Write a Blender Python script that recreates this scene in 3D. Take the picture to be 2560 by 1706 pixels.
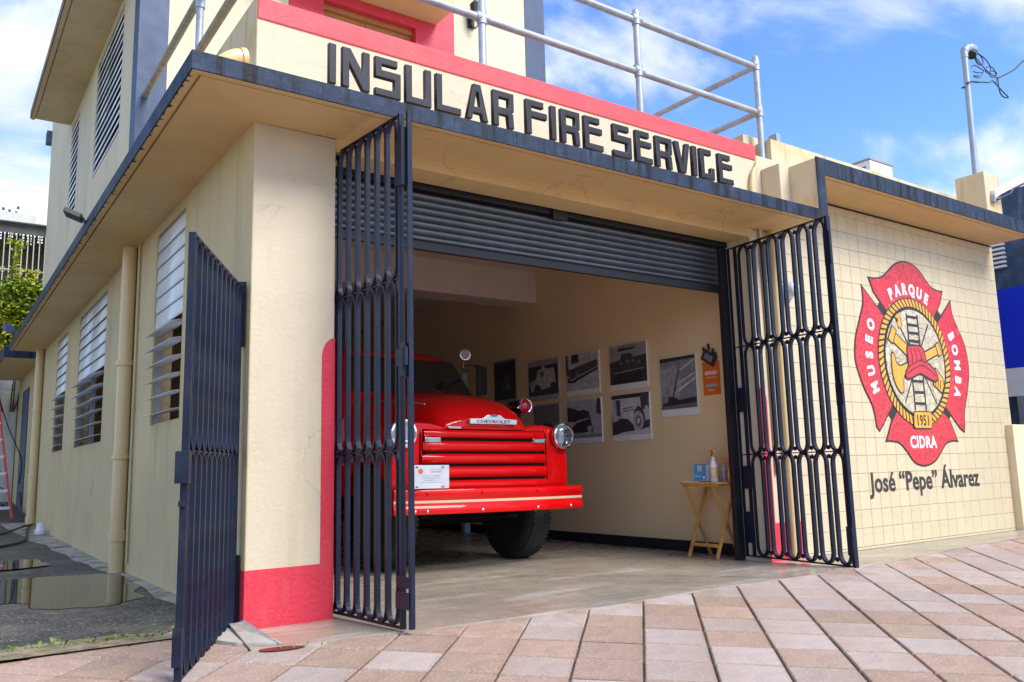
import bpy, bmesh, math, random
from mathutils import Vector, Matrix, Euler
random.seed(7)
R = math.radians
for o in list(bpy.data.objects): bpy.data.objects.remove(o)
C = bpy.context.scene.collection
scene = bpy.context.scene
# ------------------------------------------------------------------ camera, sky, sun, exposure
CAM = Vector((-1.508, -4.809, 0.85)); YAW, PITCH, ROLL = R(35.0006), R(8.6572), R(-1.42644)
fw = Vector((math.sin(YAW)*math.cos(PITCH), math.cos(YAW)*math.cos(PITCH), math.sin(PITCH)))
r0 = Vector((math.cos(YAW), -math.sin(YAW), 0)); u0 = r0.cross(fw)
rt = r0*math.cos(ROLL) + u0*math.sin(ROLL); up = -r0*math.sin(ROLL) + u0*math.cos(ROLL)
cam = bpy.data.cameras.new('camera'); cam.lens = 36*2090.15/2560; cam.sensor_width = 36
cam.clip_start = 0.05; cam.clip_end = 3000
co = bpy.data.objects.new('camera', cam); C.objects.link(co)
co.matrix_world = Matrix(((rt.x, up.x, -fw.x, CAM.x), (rt.y, up.y, -fw.y, CAM.y), (rt.z, up.z, -fw.z, CAM.z), (0, 0, 0, 1)))
scene.camera = co
SUN_EL, SUN_AZ = R(46), R(163)          # azimuth clockwise from +Y
w = bpy.data.worlds.new('World'); scene.world = w; w.use_nodes = True
nt = w.node_tree; nt.nodes.clear(); N = nt.nodes.new; Lk = nt.links.new
out = N('ShaderNodeOutputWorld'); bg = N('ShaderNodeBackground'); bg.inputs[1].default_value = 0.1
sky = N('ShaderNodeTexSky'); sky.sky_type = 'NISHITA'; sky.sun_disc = False
sky.sun_elevation = SUN_EL; sky.sun_rotation = SUN_AZ; sky.air_density = 1.0; sky.dust_density = 0.6; sky.ozone_density = 3
hs = N('ShaderNodeHueSaturation'); hs.inputs['Saturation'].default_value = 1.22; hs.inputs['Value'].default_value = 1.36; hs.inputs['Hue'].default_value = 0.512
Lk(sky.outputs[0], hs.inputs['Color'])
tc = N('ShaderNodeTexCoord'); sep = N('ShaderNodeSeparateXYZ'); Lk(tc.outputs['Generated'], sep.inputs[0])
def wm(op, a, b=None, c=None):
    n = N('ShaderNodeMath'); n.operation = op
    for i, v in enumerate((a, b, c)):
        if v is None: continue
        if isinstance(v, (int, float)): n.inputs[i].default_value = v
        else: Lk(v, n.inputs[i])
    return n.outputs[0]
zz = wm('ADD', wm('MAXIMUM', sep.outputs[2], 0.0), 0.45)
cmb = N('ShaderNodeCombineXYZ'); Lk(wm('DIVIDE', sep.outputs[0], zz), cmb.inputs[0]); Lk(wm('DIVIDE', sep.outputs[1], zz), cmb.inputs[1])
mp = N('ShaderNodeMapping'); mp.inputs['Location'].default_value = (18.76, 9.86, 0.0); Lk(cmb.outputs[0], mp.inputs[0])
n1 = N('ShaderNodeTexNoise'); n1.inputs['Scale'].default_value = 1.9; n1.inputs['Detail'].default_value = 9; n1.inputs['Roughness'].default_value = 0.54
n1.inputs['Distortion'].default_value = 0.35
Lk(mp.outputs[0], n1.inputs['Vector'])
rp = N('ShaderNodeValToRGB'); rp.color_ramp.elements[0].position = 0.465; rp.color_ramp.elements[0].color = (0, 0, 0, 1)
rp.color_ramp.elements[1].position = 0.58; rp.color_ramp.elements[1].color = (1, 1, 1, 1); rp.color_ramp.interpolation = 'EASE'
Lk(n1.outputs[0], rp.inputs[0])
n2 = N('ShaderNodeTexNoise'); n2.inputs['Scale'].default_value = 3.2; n2.inputs['Detail'].default_value = 6; Lk(mp.outputs[0], n2.inputs['Vector'])
cr = N('ShaderNodeValToRGB'); cr.color_ramp.elements[0].position = 0.3; cr.color_ramp.elements[0].color = (3.5, 3.85, 4.45, 1)
cr.color_ramp.elements[1].position = 0.62; cr.color_ramp.elements[1].color = (4.9, 5.05, 5.2, 1); Lk(n2.outputs[0], cr.inputs[0])
mx = N('ShaderNodeMix'); mx.data_type = 'RGBA'; Lk(rp.outputs[0], mx.inputs[0]); Lk(hs.outputs[0], mx.inputs[6]); Lk(cr.outputs[0], mx.inputs[7])
Lk(mx.outputs[2], bg.inputs[0]); Lk(bg.outputs[0], out.inputs[0])
sl = bpy.data.lights.new('sun', 'SUN'); sl.energy = 2.0; sl.angle = R(30); sl.color = (1.0, 0.965, 0.91)
so = bpy.data.objects.new('sun', sl); C.objects.link(so)
sd = Vector((math.sin(SUN_AZ)*math.cos(SUN_EL), math.cos(SUN_AZ)*math.cos(SUN_EL), math.sin(SUN_EL)))
so.rotation_euler = sd.to_track_quat('Z', 'Y').to_euler(); so.location = sd*40
vs = scene.view_settings; vs.view_transform = 'Standard'; vs.look = 'None'; vs.gamma = 1; vs.exposure = 1.3; vs.use_curve_mapping = False
scene.render.resolution_x, scene.render.resolution_y = 1024, 682

# ------------------------------------------------------------------ materials
def mat(name, col, rough=0.6, metal=0.0, var=0.10, vs=4.0, bump=0.0, bs=60.0, stain=None, drip=None, rnd=0.0, coat=0.0, spec=0.5, spk=None, crack=None):
    """painted / mineral surface: colour noise, blotches (stain=(colour, amount, scale)), drips (colour, amount), per-object random, speckle"""
    m = bpy.data.materials.new(name); m.use_nodes = True; t = m.node_tree; b = t.nodes['Principled BSDF']
    L = t.links.new; nn = t.nodes.new
    tc = nn('ShaderNodeTexCoord'); co = tc.outputs['Object']
    b.inputs['Roughness'].default_value = rough; b.inputs['Metallic'].default_value = metal
    b.inputs['Coat Weight'].default_value = coat; b.inputs['Coat Roughness'].default_value = 0.05; b.inputs['Specular IOR Level'].default_value = spec
    def noise(sc, det=5, ro=0.55, vec=None, scale3=None):
        n = nn('ShaderNodeTexNoise'); n.inputs['Scale'].default_value = sc; n.inputs['Detail'].default_value = det; n.inputs['Roughness'].default_value = ro
        if scale3:
            mp = nn('ShaderNodeMapping'); mp.inputs['Scale'].default_value = scale3; L(co, mp.inputs[0]); L(mp.outputs[0], n.inputs['Vector'])
        else: L(co, n.inputs['Vector'])
        return n.outputs[0]
    def ramp(src, p0, p1, v0=0.0, v1=1.0):
        r = nn('ShaderNodeMapRange'); r.inputs[1].default_value = p0; r.inputs[2].default_value = p1; r.inputs[3].default_value = v0; r.inputs[4].default_value = v1
        L(src, r.inputs[0]); return r.outputs[0]
    def mix(f, a, b2, mode='MIX'):
        x = nn('ShaderNodeMix'); x.data_type = 'RGBA'; x.blend_type = mode
        for i, v in ((0, f), (6, a), (7, b2)):
            if isinstance(v, (int, float)): x.inputs[i].default_value = v
            elif isinstance(v, tuple): x.inputs[i].default_value = (*v[:3], 1)
            else: L(v, x.inputs[i])
        return x.outputs[2]
    lo = tuple(c*(1-var) for c in col); hi = tuple(min(1, c*(1+var)) for c in col)
    c = mix(ramp(noise(vs), 0.3, 0.7), lo, hi)
    if rnd:
        oi = nn('ShaderNodeObjectInfo'); c = mix(1.0, c, mix(oi.outputs['Random'], (1-rnd,)*3, (1+rnd*0.6,)*3), 'MULTIPLY')
    if spk: c = mix(ramp(noise(spk[2], 2, 0.8), 0.56, 0.68, 0, spk[1]), c, spk[0])
    if stain: c = mix(ramp(noise(stain[2], 7, 0.65), 0.5, 0.72, 0, stain[1]), c, stain[0])
    if drip: c = mix(ramp(noise(1.0, 6, 0.6, scale3=(drip[2] if len(drip) > 2 else (9, 9, 0.9))), *(drip[3] if len(drip) > 3 else (0.53, 0.68)), 0, drip[1]), c, drip[0])
    if crack:
        wn = nn('ShaderNodeTexNoise'); wn.inputs['Scale'].default_value = 3; wn.inputs['Detail'].default_value = 6; L(co, wn.inputs['Vector'])
        va = nn('ShaderNodeVectorMath'); va.operation = 'MULTIPLY_ADD'; L(wn.outputs['Color'], va.inputs[0]); va.inputs[1].default_value = (.5, .5, .5); L(co, va.inputs[2])
        vo = nn('ShaderNodeTexVoronoi'); vo.feature = 'DISTANCE_TO_EDGE'; vo.inputs['Scale'].default_value = crack[2]; L(va.outputs[0], vo.inputs['Vector'])
        k1 = ramp(vo.outputs['Distance'], 0.0, 0.012, crack[1], 0.0); k2 = ramp(noise(0.9, 3), 0.50, 0.60)
        mm = nn('ShaderNodeMath'); mm.operation = 'MULTIPLY'; L(k1, mm.inputs[0]); L(k2, mm.inputs[1]); c = mix(mm.outputs[0], c, crack[0])
    L(c, b.inputs['Base Color'])
    if bump:
        bp = nn('ShaderNodeBump'); bp.inputs['Strength'].default_value = bump; bp.inputs['Distance'].default_value = 0.01
        L(noise(bs, 6, 0.6), bp.inputs['Height']); L(bp.outputs[0], b.inputs['Normal'])
        L(ramp(noise(7), 0.2, 0.8, max(0.02, rough-0.1), min(1, rough+0.1)), b.inputs['Roughness'])
    return m
CREAM = (0.575, 0.495, 0.355)
m_cream = mat('cream_stucco', CREAM, 0.7, var=0.06, vs=1.4, bump=0.45, bs=32, stain=((0.49, 0.40, 0.27), 0.4, 1.5), drip=((0.47, 0.39, 0.25), 0.4, (6, 6, 0.6)), crack=((0.36, 0.29, 0.19), 0.6, 1.6))
m_side = mat('weathered_cream_stucco', (0.55, 0.445, 0.245), 0.75, var=0.07, vs=1.2, bump=0.3, bs=45, stain=((0.42, 0.35, 0.20), 0.55, 0.9), drip=((0.36, 0.32, 0.19), 0.5, (5, 5, 0.35)), crack=((0.25, 0.21, 0.12), 0.6, 1.3))
m_upper = mat('pale_cream_stucco', (0.62, 0.55, 0.375), 0.72, var=0.07, vs=1.0, bump=0.3, bs=35, stain=((0.52, 0.48, 0.28), 0.4, 1.2), drip=((0.40, 0.39, 0.30), 0.45, (4, 4, 0.3), (.52, .66)))
m_soffit = mat('bounce_tinted_cream', (0.66, 0.465, 0.215), 0.65, var=0.06, vs=1.6, bump=0.12, bs=30, stain=((0.48, 0.33, 0.15), 0.45, 1.4), crack=((0.36, 0.24, 0.10), 0.5, 1.1))  # cream paint with the orange bounce light put into its colour
m_moss = mat('mossy_cream_stucco', (0.58, 0.49, 0.33), 0.8, var=0.08, vs=2, bump=0.3, stain=((0.42, 0.35, 0.06), 0.8, 2.4), drip=((0.30, 0.28, 0.17), 0.6, (8, 8, 0.8)))
m_fascia = mat('slate_blue_paint', (0.015, 0.027, 0.056), 0.6, var=0.3, vs=3.5, bump=0.35, bs=35, drip=((0.002, 0.0025, 0.004), 0.95, (15, 15, 0.9), (0.50, 0.60)), stain=((0.040, 0.075, 0.14), 0.7, 6), spec=0.25)
m_blue = mat('navy_blue_paint', (0.036, 0.062, 0.125), 0.55, var=0.12, vs=2, bump=0.2)
m_red = mat('red_wall_paint', (0.62, 0.028, 0.056), 0.55, var=0.13, vs=3, bump=0.5, bs=34, stain=((0.48, 0.018, 0.035), 0.5, 3), drip=((0.60, 0.08, 0.10), 0.4, (14, 14, 3)), spk=((0.55, 0.16, 0.15), 0.35, 60))
m_redtop = mat('red_parapet_paint', (0.66, 0.062, 0.075), 0.6, var=0.10, vs=3, bump=0.4, bs=40, stain=((0.62, 0.11, 0.08), 0.5, 2.5))
m_tile = mat('glazed_cream_tile', (0.57, 0.488, 0.318), 0.3, var=0.03, vs=6, bump=0.05, bs=8, rnd=0.05)
m_grout = mat('grey_tile_grout', (0.30, 0.265, 0.20), 0.9, var=0.2, vs=20)
m_letter = mat('charcoal_letter_paint', (0.013, 0.014, 0.021), 0.5, var=0.2, vs=6, stain=((0.045, 0.034, 0.04), 0.5, 4), spec=0.3)
m_gate = mat('navy_gate_enamel', (0.007, 0.013, 0.032), 0.36, var=0.3, vs=8, bump=0.1, bs=80, stain=((0.04, 0.022, 0.018), 0.4, 9), spec=0.32)
m_gatedirty = mat('weathered_gate_enamel', (0.007, 0.013, 0.032), 0.42, var=0.35, vs=8, bump=0.15, bs=80, stain=((0.045, 0.045, 0.028), 0.5, 6), spec=0.3)
m_pipe = mat('galvanised_pipe', (0.36, 0.40, 0.45), 0.5, 0.45, var=0.15, vs=9, stain=((0.25, 0.20, 0.15), 0.5, 6))
m_rust = mat('mossy_galvanised_pipe', (0.30, 0.28, 0.23), 0.7, 0.3, var=0.3, vs=14, stain=((0.36, 0.29, 0.08), 0.6, 9))
m_mast = mat('grey_steel_mast', (0.30, 0.36, 0.43), 0.45, 0.5, var=0.1)
m_pvc = mat('cream_painted_pvc', (0.66, 0.51, 0.265), 0.35, var=0.05, vs=3)
m_alu = mat('white_aluminium_louvre', (0.74, 0.80, 0.84), 0.35, 0.05, var=0.06, vs=8, rnd=0.08)
m_aludark = mat('grey_aluminium_frame', (0.30, 0.33, 0.35), 0.45, 0.4, var=0.1)
m_dark = mat('flat_near_black', (0.02, 0.02, 0.022), 0.8)
m_black = mat('black_painted_steel', (0.010, 0.011, 0.015), 0.45, var=0.3, vs=6)
m_shut = mat('galvanised_shutter_steel', (0.13, 0.155, 0.175), 0.36, 0.65, var=0.12, vs=6, drip=((0.16, 0.19, 0.21), 0.5, (1.2, 9, 9)))
m_int = mat('tan_interior_paint', (0.80, 0.61, 0.35), 0.7, var=0.05, vs=1.2, bump=0.15, bs=30)
m_ceil = mat('grey_ceiling_paint', (0.70, 0.60, 0.54), 0.8, var=0.05)
m_base = mat('black_skirting_paint', (0.012, 0.012, 0.018), 0.5)
m_floor = mat('polished_concrete', (0.33, 0.29, 0.225), 0.28, var=0.22, vs=1.6, bump=0.1, bs=25, stain=((0.27, 0.195, 0.115), 0.7, 1.7), drip=((0.54, 0.51, 0.47), 0.7, (0.7, 3.4, 1)), spk=((.22, .19, .15), .4, 30))
m_mortar = mat('sandy_mortar_bed', (0.11, 0.095, 0.06), 0.95, var=0.4, vs=9, bump=0.4, stain=((0.06, 0.08, 0.02), 0.7, 3))
m_asph = mat('wet_asphalt', (0.050, 0.050, 0.045), 0.6, var=0.5, vs=4, bump=1.0, bs=60, stain=((0.175, 0.15, 0.10), 0.8, 1.9), spk=((0.34, 0.32, 0.25), 1.0, 48), drip=((0.014, 0.016, 0.020), 0.75, (0.9, 2.4, 1)))
m_gutter = mat('pale_concrete_gutter', (0.34, 0.315, 0.26), 0.8, var=0.35, vs=5, bump=0.6, bs=50, stain=((0.09, 0.08, 0.05), 0.95, 2.4), spk=((0.62, 0.60, 0.57), 0.8, 9))
m_conc = mat('grey_concrete', (0.42, 0.39, 0.35), 0.85, var=0.2, vs=4, bump=0.4, bs=40, stain=((0.22, 0.19, 0.14), 0.6, 2))
m_white = mat('white_paint', (0.78, 0.78, 0.78), 0.4, var=0.04)
m_grayw = mat('pale_grey_wall', (0.52, 0.53, 0.50), 0.8, var=0.1, vs=1.5, drip=((0.25, 0.25, 0.2), 0.5, (5, 5, .5)))
m_truck = mat('fire_engine_red', (0.64, 0.001, 0.002), 0.5, var=0.05, vs=3, coat=0.6, spec=0.05, stain=((0.50, 0.002, 0.003), 0.5, 4))
m_chrome = mat('chrome', (0.80, 0.82, 0.85), 0.08, 1.0, var=0.02)
m_rubber = mat('tyre_rubber', (0.018, 0.018, 0.019), 0.8, var=0.2, vs=12, bump=0.2)
m_under = mat('greasy_chassis_and_gap_black', (0.006, 0.006, 0.006), 0.9, var=0.4, vs=8, spec=0.1)
m_gold = mat('pale_gold_stripe', (0.58, 0.45, 0.29), 0.4, var=0.05)
m_wood = mat('varnished_pine', (0.55, 0.30, 0.085), 0.4, var=0.2, vs=9, drip=((0.36, 0.17, 0.04), 0.5, (30, 30, 4)))
m_door = mat('orange_brown_door', (0.42, 0.18, 0.05), 0.5, var=0.15, vs=3, drip=((0.28, 0.11, 0.03), 0.5, (20, 20, 1.5)))
m_orange = mat('orange_plastic', (0.85, 0.24, 0.015), 0.4)
m_hose = mat('black_rubber_hose', (0.012, 0.012, 0.013), 0.5)
m_ladred = mat('red_fibreglass', (0.62, 0.07, 0.07), 0.5, var=0.1)
m_fwall = mat('dark_blue_block_wall', (0.035, 0.065, 0.13), 0.75, var=0.35, vs=7, bump=0.5, bs=30, stain=((0.10, 0.14, 0.2), 0.5, 8), drip=((0.16, 0.2, 0.27), 0.4, (9, 9, 1.5)))
m_bright = mat('bright_blue_panel', (0.004, 0.03, 0.62), 0.35, var=0.05)
def glass_mat(name, col, rough=0.03):
    m = bpy.data.materials.new(name); m.use_nodes = True; b = m.node_tree.nodes['Principled BSDF']
    b.inputs['Base Color'].default_value = (*col, 1); b.inputs['Transmission Weight'].default_value = 1; b.inputs['Roughness'].default_value = rough; b.inputs['IOR'].default_value = 1.45
    return m
m_lens = glass_mat('clear_lamp_glass', (0.95, 0.97, 1.0), 0.02)
m_redlens = mat('red_lamp_lens', (0.50, 0.004, 0.02), 0.12, coat=1.0)
m_wind = mat('dark_windscreen_glass', (0.015, 0.017, 0.018), 0.05, var=0.1, spec=0.8)
m_puddle = mat('still_rain_water', (0.030, 0.028, 0.018), 0.012, var=0.1, vs=2, spec=0.5)
_g = {}
def grey(v, t=(1, 0.97, 1.03)):
    k = round(v, 2)
    if k not in _g: _g[k] = mat('photo_grey_%d' % round(k*100), tuple(k*c for c in t), 0.3, var=0.25, vs=18)
    return _g[k]
# crackle mosaic (voronoi edges) for the emblem
def mosaic(name, col, line, scale, wd):
    m = bpy.data.materials.new(name); m.use_nodes = True; t = m.node_tree; b = t.nodes['Principled BSDF']; L = t.links.new; nn = t.nodes.new
    tc = nn('ShaderNodeTexCoord'); v = nn('ShaderNodeTexVoronoi'); v.feature = 'DISTANCE_TO_EDGE'; v.inputs['Scale'].default_value = scale
    mp = nn('ShaderNodeMapping'); mp.inputs['Scale'].default_value = (1, 0.0, 1); L(tc.outputs['Object'], mp.inputs[0]); L(mp.outputs[0], v.inputs['Vector'])
    mr = nn('ShaderNodeMapRange'); mr.inputs[1].default_value = wd*0.5; mr.inputs[2].default_value = wd; L(v.outputs['Distance'], mr.inputs[0])
    v2 = nn('ShaderNodeTexVoronoi'); v2.inputs['Scale'].default_value = scale; L(mp.outputs[0], v2.inputs['Vector'])
    hs = nn('ShaderNodeHueSaturation'); hs.inputs['Color'].default_value = (*col, 1)
    mr2 = nn('ShaderNodeMapRange'); mr2.inputs[3].default_value = 0.8; mr2.inputs[4].default_value = 1.12; sp = nn('ShaderNodeSeparateColor'); L(v2.outputs['Color'], sp.inputs[0]); L(sp.outputs[0], mr2.inputs[0]); L(mr2.outputs[0], hs.inputs['Value'])
    x = nn('ShaderNodeMix'); x.data_type = 'RGBA'; x.inputs[6].default_value = (*line, 1); L(mr.outputs[0], x.inputs[0]); L(hs.outputs[0], x.inputs[7])
    L(x.outputs[2], b.inputs['Base Color']); b.inputs['Roughness'].default_value = 0.3
    bp = nn('ShaderNodeBump'); bp.inputs['Strength'].default_value = 0.4; bp.inputs['Distance'].default_value = 0.003; L(mr.outputs[0], bp.inputs['Height']); L(bp.outputs[0], b.inputs['Normal'])
    return m
m_emred = mosaic('red_mosaic_tile', (0.56, 0.008, 0.028), (0.72, 0.13, 0.13), 17, 0.022)
m_emcream = mosaic('cream_mosaic_tile', (0.56, 0.48, 0.34), (0.17, 0.14, 0.09), 14, 0.034)
m_emgold = mat('gold_mosaic', (0.66, 0.34, 0.035), 0.35, var=0.12, vs=15)
m_emblack = mat('black_mosaic', (0.012, 0.012, 0.014), 0.4)
m_emwhite = mat('white_lettering', (0.72, 0.72, 0.75), 0.4, var=0.03)
m_name = mat('dark_brown_lettering', (0.035, 0.028, 0.028), 0.5)

# ------------------------------------------------------------------ mesh helpers
class MB:
    def __init__(s): s.v = []; s.f = []
    def add(s, vs, fs):
        n = len(s.v); s.v += [tuple(p) for p in vs]; s.f += [tuple(i+n for i in f) for f in fs]; return s
    def box(s, x0, x1, y0, y1, z0, z1, M=None):
        vs = [Vector((x, y, z)) for z in (z0, z1) for y in (y0, y1) for x in (x0, x1)]
        if M: vs = [M @ p for p in vs]
        return s.add(vs, [(0, 2, 3, 1), (4, 5, 7, 6), (0, 1, 5, 4), (2, 6, 7, 3), (0, 4, 6, 2), (1, 3, 7, 5)])
    def prism(s, poly, ax, d0, d1):
        """poly in the two other axes (in order), extruded along ax from d0 to d1"""
        def P(a, b, d): return {'x': (d, a, b), 'y': (a, d, b), 'z': (a, b, d)}[ax]
        n = len(poly)
        return s.add([P(a, b, d0) for a, b in poly]+[P(a, b, d1) for a, b in poly],
                     [tuple(range(n)), tuple(range(2*n-1, n-1, -1))]+[(i, (i+1) % n, n+(i+1) % n, n+i) for i in range(n)])
    def tube(s, pts, r, seg=10, closed=False, caps=True):
        pts = [Vector(p) for p in pts]; n = len(pts); rings = []; prev = None
        for i, p in enumerate(pts):
            a = pts[(i-1) % n] if (closed or i > 0) else p; b = pts[(i+1) % n] if (closed or i < n-1) else p
            t = (b-a).normalized()
            if prev is None:
                q = Vector((0, 0, 1)) if abs(t.z) < 0.9 else Vector((1, 0, 0)); x = t.cross(q).normalized()
            else: x = (prev - t*prev.dot(t)).normalized()
            prev = x; y = t.cross(x)
            rr = r[i] if isinstance(r, (list, tuple)) else r
            rings.append([p + x*rr*math.cos(2*math.pi*k/seg) + y*rr*math.sin(2*math.pi*k/seg) for k in range(seg)])
        vs = [q for g in rings for q in g]; fs = []
        for i in range(n if closed else n-1):
            j = (i+1) % n
            fs += [(i*seg+k, i*seg+(k+1) % seg, j*seg+(k+1) % seg, j*seg+k) for k in range(seg)]
        if caps and not closed: fs += [tuple(range(seg-1, -1, -1)), tuple((n-1)*seg+k for k in range(seg))]
        return s.add(vs, fs)
    def loft(s, secs, closed=False, cap0=True, cap1=True):
        m = len(secs[0]); vs = [p for g in secs for p in g]; fs = []
        for i in range(len(secs)-1):
            for k in range(m if closed else m-1):
                fs.append((i*m+k, i*m+(k+1) % m, (i+1)*m+(k+1) % m, (i+1)*m+k))
        if cap0: fs.append(tuple(range(m)))
        if cap1: fs.append(tuple((len(secs)-1)*m+k for k in range(m)))
        return s.add(vs, fs)
    def lathe(s, prof, M=None, seg=24):
        """prof [(r, h)] around local z"""
        rings = [[Vector((r*math.cos(2*math.pi*k/seg), r*math.sin(2*math.pi*k/seg), h)) for k in range(seg)] for r, h in prof]
        if M: rings = [[M @ p for p in g] for g in rings]
        return s.loft(rings, closed=True)
    def band(s, path, t, d, y=0.0):
        """closed flat-bar loop: path [(x,z)], thickness t in plane, depth d along y"""
        n = len(path); vs = []
        for i in range(n):
            a = Vector(path[i-1]); b = Vector(path[(i+1) % n]); tt = (b-a).normalized(); nn = Vector((-tt.y, tt.x)); p = Vector(path[i])
            o = p+nn*t/2; q = p-nn*t/2
            vs += [(o.x, y-d/2, o.y), (o.x, y+d/2, o.y), (q.x, y+d/2, q.y), (q.x, y-d/2, q.y)]
        fs = [(4*i+k, 4*i+(k+1) % 4, 4*((i+1) % n)+(k+1) % 4, 4*((i+1) % n)+k) for i in range(n) for k in range(4)]
        return s.add(vs, fs)
    def build(s, name, m, parent=None, smooth=False, bev=0.0, local=False, **props):
        base = Vector((0, 0, 0))
        if parent and not local: base = wloc(parent)
        me = bpy.data.meshes.new(name); me.from_pydata([(p[0]-base.x, p[1]-base.y, p[2]-base.z) for p in s.v], [], s.f)
        bm = bmesh.new(); bm.from_mesh(me)
        bmesh.ops.recalc_face_normals(bm, faces=bm.faces)
        if bev: bmesh.ops.bevel(bm, geom=[e for e in bm.edges if e.is_manifold and e.calc_face_angle(0) > 0.6], offset=bev, segments=2, profile=0.6, affect='EDGES', clamp_overlap=True)
        if smooth:
            for f in bm.faces: f.smooth = True
            for e in bm.edges:
                if e.is_manifold and e.calc_face_angle(0) > 0.75: e.smooth = False
        bm.to_mesh(me); bm.free()
        me.materials.append(m)
        o = bpy.data.objects.new(name, me); C.objects.link(o)
        if parent: o.parent = parent
        for k, v in props.items(): o[k] = v
        return o
def wloc(o):
    p = Vector(o.location)
    return p + wloc(o.parent) if o.parent else p
def thing(name, label, cat, loc=(0, 0, 0), group=None, rot=(0, 0, 0)):
    o = bpy.data.objects.new(name, None); C.objects.link(o); o.location = loc; o.rotation_euler = rot; o.empty_display_size = 0.1
    o['label'] = label; o['category'] = cat
    if group: o['group'] = group
    return o
def tag(o, label, cat, group=None):
    o['label'] = label; o['category'] = cat
    if group: o['group'] = group
    return o
def clone(o, loc, parent=None, rot=None):
    c = o.copy(); C.objects.link(c); c.location = loc
    if parent: c.parent = parent
    if rot is not None: c.rotation_euler = rot
    return c
def text_mesh(body, size, depth, name, m, parent, M, xs=1.0, bold=0.0, align='CENTER', split=True, spc=1.0, **props):
    cu = bpy.data.curves.new(name, 'FONT'); cu.body = body; cu.size = size; cu.extrude = depth/2; cu.align_x = align; cu.offset = bold; cu.resolution_u = 3; cu.space_character = spc
    tmp = bpy.data.objects.new(name+'_tmp', cu); C.objects.link(tmp)
    dg = bpy.context.evaluated_depsgraph_get(); dg.update()
    me = bpy.data.meshes.new_from_object(tmp.evaluated_get(dg)); bpy.data.objects.remove(tmp); bpy.data.curves.remove(cu)
    me.transform(M @ Matrix.Diagonal((xs, 1, 1, 1)))
    if parent: me.transform(Matrix.Translation(-wloc(parent)))
    me.materials.clear(); me.materials.append(m)
    # one mesh per character: islands grouped by their overlap in x
    bm = bmesh.new(); bm.from_mesh(me); bm.verts.ensure_lookup_table(); seen = set(); isl = []
    for v in bm.verts:
        if v.index in seen: continue
        st_k = [v]; seen.add(v.index); g = []
        while st_k:
            u_ = st_k.pop(); g.append(u_.index)
            for e in u_.link_edges:
                q = e.other_vert(u_)
                if q.index not in seen: seen.add(q.index); st_k.append(q)
        xs_ = [bm.verts[i].co.x for i in g]; isl.append([min(xs_), max(xs_), g])
    bm.free(); isl.sort(key=lambda t: t[0]); grp = []
    for a, b, g in isl:
        if split and grp and a < grp[-1][1]-0.25*(b-a): grp[-1][1] = max(b, grp[-1][1]); grp[-1][2] += g
        elif not split and grp: grp[-1][2] += g
        else: grp.append([a, b, list(g)])
    o = None
    for a, b, g in grp:
        mp_ = {v: i for i, v in enumerate(g)}; m2_ = bpy.data.meshes.new(name)
        m2_.from_pydata([me.vertices[i].co for i in g], [], [[mp_[v] for v in p.vertices] for p in me.polygons if p.vertices[0] in mp_]); m2_.materials.append(m)
        o = bpy.data.objects.new(name, m2_); C.objects.link(o)
        if parent: o.parent = parent
        for k, v in props.items(): o[k] = v
    bpy.data.meshes.remove(me)
    return o
def outline_mesh(loops, depth, bev, name, m, parent, M):
    cu = bpy.data.curves.new(name, 'CURVE'); cu.dimensions = '2D'; cu.fill_mode = 'BOTH'; cu.extrude = depth/2-bev; cu.bevel_depth = bev; cu.bevel_resolution = 1; cu.offset = -bev
    for lp in loops:
        sp = cu.splines.new('POLY'); sp.points.add(len(lp)-1); sp.use_cyclic_u = True
        for p, q in zip(sp.points, lp): p.co = (q[0], q[1], 0, 1)
    tmp = bpy.data.objects.new(name+'_tmp', cu); C.objects.link(tmp)
    dg = bpy.context.evaluated_depsgraph_get(); dg.update()
    me = bpy.data.meshes.new_from_object(tmp.evaluated_get(dg)); bpy.data.objects.remove(tmp); bpy.data.curves.remove(cu)
    me.transform(M)
    if parent: me.transform(Matrix.Translation(-wloc(parent)))
    me.name = name; me.materials.clear(); me.materials.append(m)
    o = bpy.data.objects.new(name, me); C.objects.link(o); o.parent = parent
    return o
FACE = Matrix(((1, 0, 0, 0), (0, 0, 1, 0), (0, 1, 0, 0), (0, 0, 0, 1)))     # (x, up, depth) -> world xz plane, faces -y
FACE = Matrix.Rotation(R(90), 4, 'X')                                       # text plane upright, facing -y
def smooth_path(pts, n=5, closed=True):
    o = []; m = len(pts)
    for i in range(m if closed else m-1):
        p0, p1, p2, p3 = (Vector(pts[(i+k) % m] if closed else pts[min(max(i+k, 0), m-1)]) for k in (-1, 0, 1, 2))
        for k in range(n):
            t = k/n; o.append(tuple(0.5*((2*p1)+(p2-p0)*t+(2*p0-5*p1+4*p2-p3)*t*t+(3*p1-p0-3*p2+p3)*t**3)))
    if not closed: o.append(tuple(pts[-1]))
    return o
def offset_poly(poly, d):
    a = sum(poly[i][0]*poly[(i+1) % len(poly)][1]-poly[(i+1) % len(poly)][0]*poly[i][1] for i in range(len(poly)))
    sg = 1 if a > 0 else -1; o = []; n = len(poly)
    for i in range(n):
        p, c, q = Vector(poly[i-1]), Vector(poly[i]), Vector(poly[(i+1) % n])
        e1 = (c-p).normalized(); e2 = (q-c).normalized(); n1 = Vector((e1.y, -e1.x))*sg; n2 = Vector((e2.y, -e2.x))*sg
        b = n1+n2
        if b.length < 1e-4: b = n1
        b.normalize(); k = max(0.45, b.dot(n1)); o.append(tuple(c+b*d/k))
    return o
def project(P):
    v = Vector(P)-CAM; d = v.dot(fw)
    if d < 0.05: return None
    return (1280+2090.15*v.dot(rt)/d, 853-2090.15*v.dot(up)/d, d)
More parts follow.
